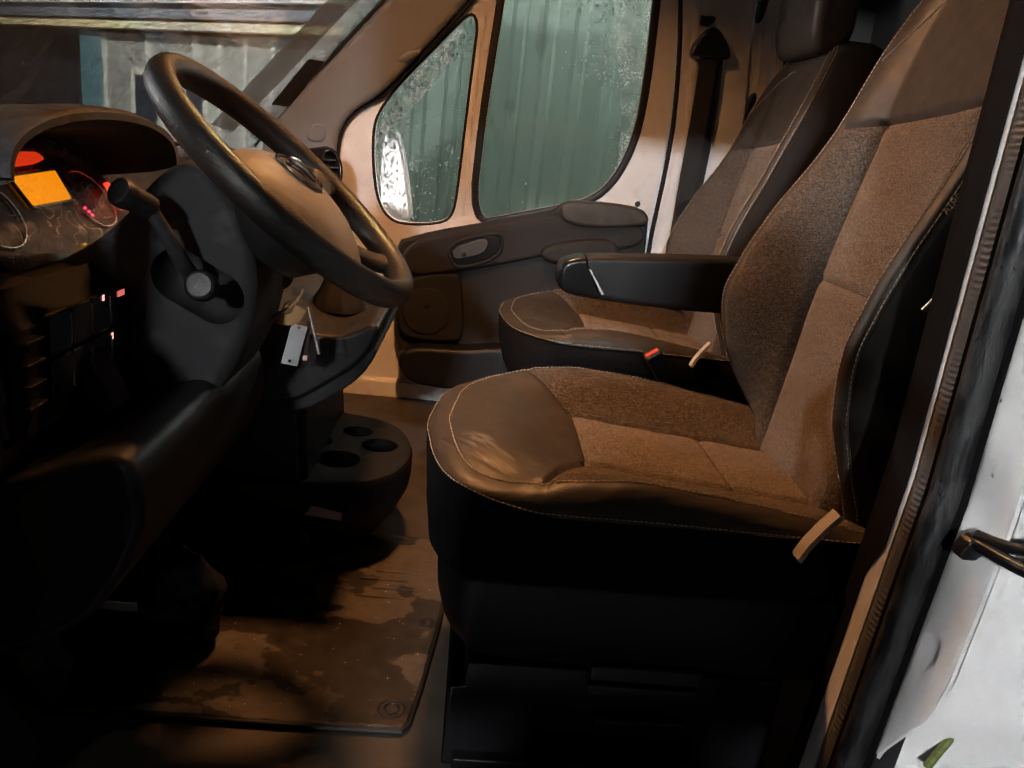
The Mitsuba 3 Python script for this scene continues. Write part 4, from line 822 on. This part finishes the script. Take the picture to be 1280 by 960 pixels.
for i in range(120):
    y, t = rng.uniform(-.2, 1.1), rng.uniform(.0, .6); r_ = .001 + .0025 * rng.random() ** 3; m = base.copy(); m.apply_scale(r_); m.apply_translation(wsp(y, t, .001 + r_ * .6)); dm.append(m)
add('raindrops', cat(*dm), 'm_water', ws, True, kind='stuff', label='raindrops on the glass')

# ================================================================ SEAT BELTS
sb = thing('seat_belt', 'dark passenger seat belt hanging from its guide on the far pillar', 'seat belt')
gd = slab(chaikin([(.540, 1.112), (.546, 1.145), (.568, 1.176), (.588, 1.186), (.610, 1.174), (.640, 1.140), (.652, 1.116), (.64, 1.104), (.55, 1.102)], 2), 1.362, 1.412, .020, 80, 6)
add('guide', lean(gd), 'm_gloss_plastic', sb)
add('anchor_bolt', lean(slab([(.555, 1.190), (.555, 1.212), (.592, 1.212), (.592, 1.200), (.578, 1.188)], 1.39, 1.412, .003)), 'm_plastic', sb)
def web(c, w, y, tk=.0014):
    c = spline(c, 40); e = np.gradient(c, axis=0); e /= np.linalg.norm(e, axis=1, keepdims=True); nn = np.c_[-e[:, 1], e[:, 0]]
    rows = [np.array([leanp(*(p + q * w), yy - tk), leanp(*(p - q * w), yy + .0 - tk), leanp(*(p - q * w), yy + tk), leanp(*(p + q * w), yy + tk)]) for p, q, yy in zip(c, nn, np.interp(np.linspace(0, 1, 40), np.linspace(0, 1, len(y)), y))]
    return fixn(loft(rows))
add('webbing', web([(.590, 1.118), (.597, 1.0), (.600, .85), (.602, .70), (.602, .30)], .0245, (1.375, 1.37, 1.36, 1.34, 1.33)), 'm_belt', sb, 30)
add('webbing', web([(.612, 1.118), (.628, .98), (.634, .85), (.634, .70), (.62, .20)], .0235, (1.392, 1.40, 1.40, 1.40, 1.40)), 'm_belt', sb, 30)
tg = add('tongue', lean(slab(chaikin([(.575, .715), (.572, .685), (.60, .655), (.632, .66), (.640, .70), (.62, .722)], 1), 1.325, 1.34, .003, 50)), 'm_plastic', sb)
add('tongue_blade', lean(slab([(.588, .662), (.600, .625), (.618, .628), (.622, .665)], 1.330, 1.334, .001)), 'm_steel', sb)
bk = thing('belt_buckle', 'black seat belt buckle with a red release button between the two seats', 'buckle')
e1 = unit((.80, 0, .60)); nB = unit((-.35, -.35, .87)); nB = unit(nB - e1 * (nB @ e1)); e2 = np.cross(nB, e1)
add('body', put(rbox((.034, .026, .075), .005), frame((.375, .425, .436), e1, e2, nB)), 'm_plastic', bk)
add('button', put(rbox((.028, .010, .006), .002), frame(np.array((.375, .425, .436)) + nB * .0375 - e2 * .003, e1, e2, nB)), 'm_red', bk, label='red release button')
add('stalk', tube([(.385, .428, .40), (.41, .43, .33), (.43, .43, .25)], .008, 10), 'm_plastic', bk)

# ================================================================ LAMPS
dl = thing('dome_lamp', 'warm cab lamp in the roof lining above the windscreen', 'lamp')
DN = unit((-.20, 0, -.98)); DP = np.array([-.10, .43, 1.475])
add('housing', xyz2(man(rbox((.11, .15, .05), .006, (0, 0, -.015))) - m3.Manifold.cube((.074, .114, .06), True).translate([0, 0, .012]), DP, DN, (1, 0, 0)), 'm_panel', dl)
add('lens', xyz2(trimesh.creation.box((.07, .11, .004)).apply_translation((0, 0, .000)), DP, DN, (1, 0, 0)), 'm_trim', dl, False, emitter={'type': 'area', 'radiance': rgb(*DOME_L)})
def flood(pos, to, size, L, label):
    f = thing('flood_lamp', label, 'flood lamp'); n = unit(np.array(to) - pos)
    add('housing', xyz2(rbox((size * 1.15, size * .8, .10), .01, (0, 0, -.06)), pos, n), 'm_plastic', f)
    add('lens', xyz2(trimesh.creation.box((size, size * .65, .006)) if size > .12 else trimesh.creation.cylinder(size * .32, .006), pos, n), 'm_tag', f, False, emitter={'type': 'area', 'radiance': rgb(*L)})
flood((-1.0, -6.2, 2.3), (.3, 0, .6), .36, YARD_L, 'white yard flood lamp on the driver side of the van')
flood((.9, 1.9, 2.2), (.2, 3.1, .6), .16, WALL_L, 'white flood lamp shining on the green wall')
flood((-3.6, 4.6, 2.3), (-3.0, 8.0, .8), .22, SHED_L, 'white flood lamp shining on the shed')
flood((-3.4, 1.0, 1.75), (-.2, 1.3, .7), .16, FRONT_L, 'white flood lamp in front of the van')
flood((1.15, 3.08, 1.55), (.3, 1.4, 1.0), .20, SIDE_L, 'white lamp mounted on the green wall')
flood((-2.100, 5.0, 1.090), (-.4, 1.2, .95), .10, GLARE_L, 'small white lamp beyond the windscreen, beside the shed')
wl_ = thing('added_mirror_spot', 'added narrow spot in front of the van that brightens its side mirror', 'added spot')  # unseen spot and housing, added only to brighten the mirror edge
add('housing', xyz2(lathe([(0, -.10), (.05, -.09), (.06, 0), (.055, .0), (.045, -.06), (0, -.07)]), (-3.2, 1.05, 1.25), (2.92, .69, -.55)), 'm_plastic', wl_)
scene['added_mirror_spot__beam'] = {'type': 'spot', 'intensity': rgb(420, 425, 415), 'cutoff_angle': 2.2, 'beam_width': 1.4, 'to_world': T().look_at(origin=[-3.2 + .02, 1.05, 1.25], target=[-.30, 1.72, .68], up=[0, 0, 1])}

# ================================================================ OUTSIDE
# green corrugated wall beside the van
gw = thing('green_wall', 'green corrugated metal wall seen through the passenger windows', 'wall')
scene['m_green'] = two(P(lambda p, n, uv: mix((.105, .155, .118), (.150, .205, .158), fbm(p.x * 5, p.z * 1.2, 0, 4)) * (1 - .25 * smoothstep(.6, .75, fbm(p.x * 9, p.z * 3, 5, 4))), .5, .4))
xs, zs = [], []
x = -.74; prof = []
while x < 1.9:
    pw = .150 + .012 * rng.random()
    for dx_, dy_ in ((0, 0), (.040, 0), (.060, -.016), (.100, -.016), (.120, 0)): prof.append((x + dx_, 3.2 + dy_))
    x += pw
for j in range(4):
    pr = [p for p in prof if -.74 + .7 * j - .001 <= p[0] <= -.74 + .7 * (j + 1) + .10]
    rows = [np.array([(a, b - .004 * j % .008, z) for a, b in pr]) for z in (-.65, 2.6)]
    m = loft(rows, caps=False, closed=False); add('sheet', m, 'm_green', gw, False)
# shed ahead of the van
P0 = np.array([-3.618, 7.71, 0]); TD = np.array([-.8083, .5888, 0]); ND = np.array([.5888, .8083, 0])
def fbx(s0, s1, z0, z1, d0, d1):
    m = trimesh.creation.box((s1 - s0, d1 - d0, z1 - z0)); m.apply_translation(((s0 + s1) / 2, (d0 + d1) / 2, (z0 + z1) / 2)); return put(m, frame(P0, TD, ND, (0, 0, 1)))
shd = thing('shed', 'grey boarded shed with a lit wooden beam under its roof, seen through the windscreen', 'shed')
scene['m_board'] = two(P(lambda p, n, uv: mix((.16, .16, .14), (.24, .235, .20), fbm(p.x * 8, p.y * 8, p.z * 1.5, 4)), .7, .3))
scene['m_batten'] = two(P((.50, .48, .40), .6, .3)); scene['m_beam'] = two(P(lambda p, n, uv: mix((.50, .36, .16), (.72, .58, .32), fbm(p.x * 3 + p.y * 3, p.z * 40, 0, 4)), .6, .3))
scene['m_roof'] = two(P(lambda p, n, uv: mix((.05, .055, .06), (.11, .12, .12), fbm(p.x * 10, p.y * 10, p.z * 30, 4)), .7, .3)); scene['m_fascia'] = two(P((.10, .11, .12), .6, .3)); scene['m_teal'] = two(P((.06, .12, .13), .6, .3)); scene['m_dark'] = two(P((.012, .015, .02), .7, .3))
add('roof', fbx(-4.5, 5, 1.70, 2.6, -.35, .4), 'm_roof', shd, False); add('gutter', fbx(-4.5, 5, 1.655, 1.70, -.40, -.30), 'm_batten', shd, False); add('fascia', fbx(-4.5, 5, 1.545, 1.655, -.30, -.2), 'm_fascia', shd, False)
add('beam', fbx(-4.5, 5, 1.46, 1.53, -.24, -.14), 'm_beam', shd, False, label='lit yellowish wooden beam')
add('doorway', fbx(.80, 5, -.65, 1.46, .5, .6), 'm_dark', shd, False); add('corner_post', fbx(.42, .78, -.65, 1.46, -.06, .12), 'm_teal', shd, False, label='teal corner post')
s = .42
while s > -4.4:
    w = .34 + .05 * rng.random(); add('board', fbx(s - w, s - .012, -.65, 1.46, .0, .03), 'm_board', shd, False)
    if rng.random() < .8: add('batten', fbx(s - .03, s + .015, -.65, 1.455, -.03, .0), 'm_batten', shd, False)
    s -= w
w = add('window', fbx(-.58, -.12, .2, 1.13, -.06, -.0), 'm_batten', shd, False, label='white framed shed window'); add('pane', fbx(-.54, -.20, .25, 1.06, -.064, -.05), 'm_dark', w, False)
w = add('window', fbx(-1.35, -.90, .2, 1.02, -.06, -.0), 'm_batten', shd, False); add('pane', fbx(-1.26, -1.02, .25, .98, -.064, -.05), 'm_dark', w, False)
scene['m_mirror'] = two(P((.20, .25, .235), .6, .3))
# side mirror on the passenger side
sm_ = thing('side_mirror', 'wing mirror outside the small passenger window with a bright rounded housing edge', 'mirror')
mh = slab(chaikin([(-.335, .52), (-.345, .78), (-.315, .835), (-.28, .80), (-.235, .60), (-.225, .52)], 2), 1.70, 1.78, .025, 70, 6)
add('housing_edge', mh, 'm_paint', sm_)
# the driver's own door, open towards the front
dd = thing('driver_door', 'open driver door of the van at the front of the doorway', 'door')
def dr_(m): return put(m, frame((-.475, -.44, 0), unit((.125, -1, 0)), unit((1, .125, 0)), (0, 0, 1)))
add('panel', dr_(rbox((.96, .10, .72), .02, (.50, 0, .28))), 'm_panel', dd)
fr = trimesh.creation.extrude_polygon(Polygon([(0, .64), (.06, .90), (.40, 1.30), (.94, 1.30), (.97, .64)], [[(.08, .66), (.14, .88), (.43, 1.23), (.88, 1.23), (.91, .66)]]), .04, engine='earcut'); vv = fr.vertices; fr.vertices = np.stack([vv[:, 0], vv[:, 2] - .02, vv[:, 1]], 1); fr.fix_normals()
add('frame', dr_(fr), 'm_paint', dd, 30)
gl_ = trimesh.Trimesh([(.08, 0, .66), (.14, 0, .88), (.43, 0, 1.23), (.88, 0, 1.23), (.91, 0, .66)], [[0, 1, 2], [0, 2, 3], [0, 3, 4]], process=False); add('pane', dr_(gl_), 'm_glass', dd, False)

# the photographer, just behind the viewpoint: his shadow falls on the side of the driver seat
def body_mesh(bones, edge=.02, it=14):
    ms = []
    for (a, ra), (b, rb) in bones:
        ms.append(m3.Manifold.batch_hull([m3.Manifold.sphere(ra, 20).translate(list(map(float, a))), m3.Manifold.sphere(rb, 20).translate(list(map(float, b)))]))
    m = m3.Manifold.batch_boolean(ms, m3.OpType.Add).refine_to_length(edge); t = tm(m); t = trimesh.Trimesh(t.vertices, t.faces, process=True)
    trimesh.smoothing.filter_taubin(t, iterations=it); return t
pe = thing('person', 'person in a dark hooded coat standing in the doorway holding up a phone', 'person')
scene['m_coat'] = two(P((.015, .016, .02), .8, .2)); scene['m_skin_tone'] = two(P((.42, .27, .20), .5, .4)); scene['m_jeans'] = two(P((.03, .04, .07), .8, .2))
BX, BY, G0 = 0.0, -1.38, -.63
def q(x, y, z): return np.array([BX + x, BY + y, G0 + z])
bones = []
for s_ in (-1, 1):
    bones += [((q(.09 * s_, 0, .92), .095), (q(.10 * s_, .02, .50), .065)), ((q(.10 * s_, .02, .50), .062), (q(.11 * s_, -.02, .09), .042))]
add('trousers', body_mesh(bones), 'm_jeans', pe, True)
bones = [((q(0, 0, .92), .135), (q(0, 0, 1.15), .125)), ((q(0, 0, 1.15), .125), (q(0, -.01, 1.36), .13)), ((q(-.14, -.01, 1.40), .07), (q(.14, -.01, 1.40), .07)), ((q(0, -.01, 1.42), .07), (q(.05, .0, 1.50), .058)), ((q(-.07, 0, .98), .10), (q(.07, 0, .98), .10)), ((q(-.10, 0, 1.25), .10), (q(.10, 0, 1.25), .10)), ((q(-.10, 0, 1.0), .105), (q(.10, 0, 1.0), .105)), ((q(-.11, 0, .80), .09), (q(.11, 0, .80), .09))]
hands = []
for s_ in (-1, 1):
    e, w_ = q(.165 * s_, .07, 1.17), q(.100 * s_ - .01, .21, 1.385)
    bones += [((q(.155 * s_, -.01, 1.40), .062), (e, .048)), ((e, .047), (w_, .035))]
    pm = q(.085 * s_ - .01, .238, 1.425); hb = [((w_, .028), (pm, .026))]
    for i, (l, dz) in enumerate(((.9, .036), (1.0, .014), (.95, -.008), (.78, -.028))):
        k0 = pm + np.array([-.004 * s_, .012, dz * .7]); k1 = k0 + np.array([-.002 * s_, .022 * l, dz * .2]); k2_ = k1 + np.array([-.018 * s_ * l, .004, 0])
        hb += [((k0, .0095), (k1, .0085)), ((k1, .0085), (k2_, .0075))]
    t0 = pm + np.array([-.012 * s_, -.010, .010]); t1 = t0 + np.array([-.020 * s_, -.004, .030]); hb += [((t0, .011), (t1, .009)), ((t1, .009), (t1 + np.array([-.014 * s_, .012, .014]), .008))]
    hands.append((hb, s_))
add('coat', body_mesh(bones), 'm_coat', pe, True)
for hb, s_ in hands: add('hand', body_mesh(hb, .005, 8), 'm_skin_tone', pe, True)
def hq(x, y, z): return q(x + .08, y, z)
hd = body_mesh([((hq(0, .0, 1.50), .05), (hq(0, .015, 1.56), .055)), ((hq(0, .02, 1.58), .062), (hq(0, .0, 1.645), .082)), ((hq(0, .045, 1.555), .035), (hq(0, .06, 1.62), .045)), ((hq(0, .098, 1.600), .012), (hq(0, .088, 1.635), .008)), ((hq(-.078, 0, 1.60), .012), (hq(-.080, -.005, 1.63), .013)), ((hq(.078, 0, 1.60), .012), (hq(.080, -.005, 1.63), .013))], .009, 8)
h_ = add('head', hd, 'm_skin_tone', pe, True)
for s_ in (-1, 1): add('eye', trimesh.creation.icosphere(2, .011).apply_translation(hq(.031 * s_, .083, 1.635)), 'm_plastic', h_, True)
add('mouth', tube([hq(-.022, .090, 1.572), hq(0, .095, 1.570), hq(.022, .090, 1.572)], .004, 8), 'm_red', h_)
add('hood', body_mesh([((hq(0, -.035, 1.50), .10), (hq(0, -.03, 1.62), .112)), ((hq(0, -.03, 1.62), .112), (hq(0, -.01, 1.68), .095)), ((hq(-.04, .085, 1.675), .012), (hq(.04, .085, 1.675), .012)), ((hq(-.05, .06, 1.675), .014), (hq(.05, .06, 1.675), .014)), ((hq(0, .12, 1.668), .010), (hq(0, .06, 1.68), .014))], .012, 8), 'm_coat', pe, True)
for s_ in (-1, 1): add('shoe', body_mesh([((q(.11 * s_, -.05, .045), .045), (q(.115 * s_, .08, .04), .042)), ((q(.115 * s_, .08, .04), .042), (q(.118 * s_, .15, .032), .034))], .015, 8), 'm_rubber', pe, True)
ph = thing('phone', 'black phone held up by the person in the doorway', 'phone')
add('body', rbox((.155, .008, .075), .0039, (-.01, -1.122, .815)), 'm_gloss_plastic', ph)
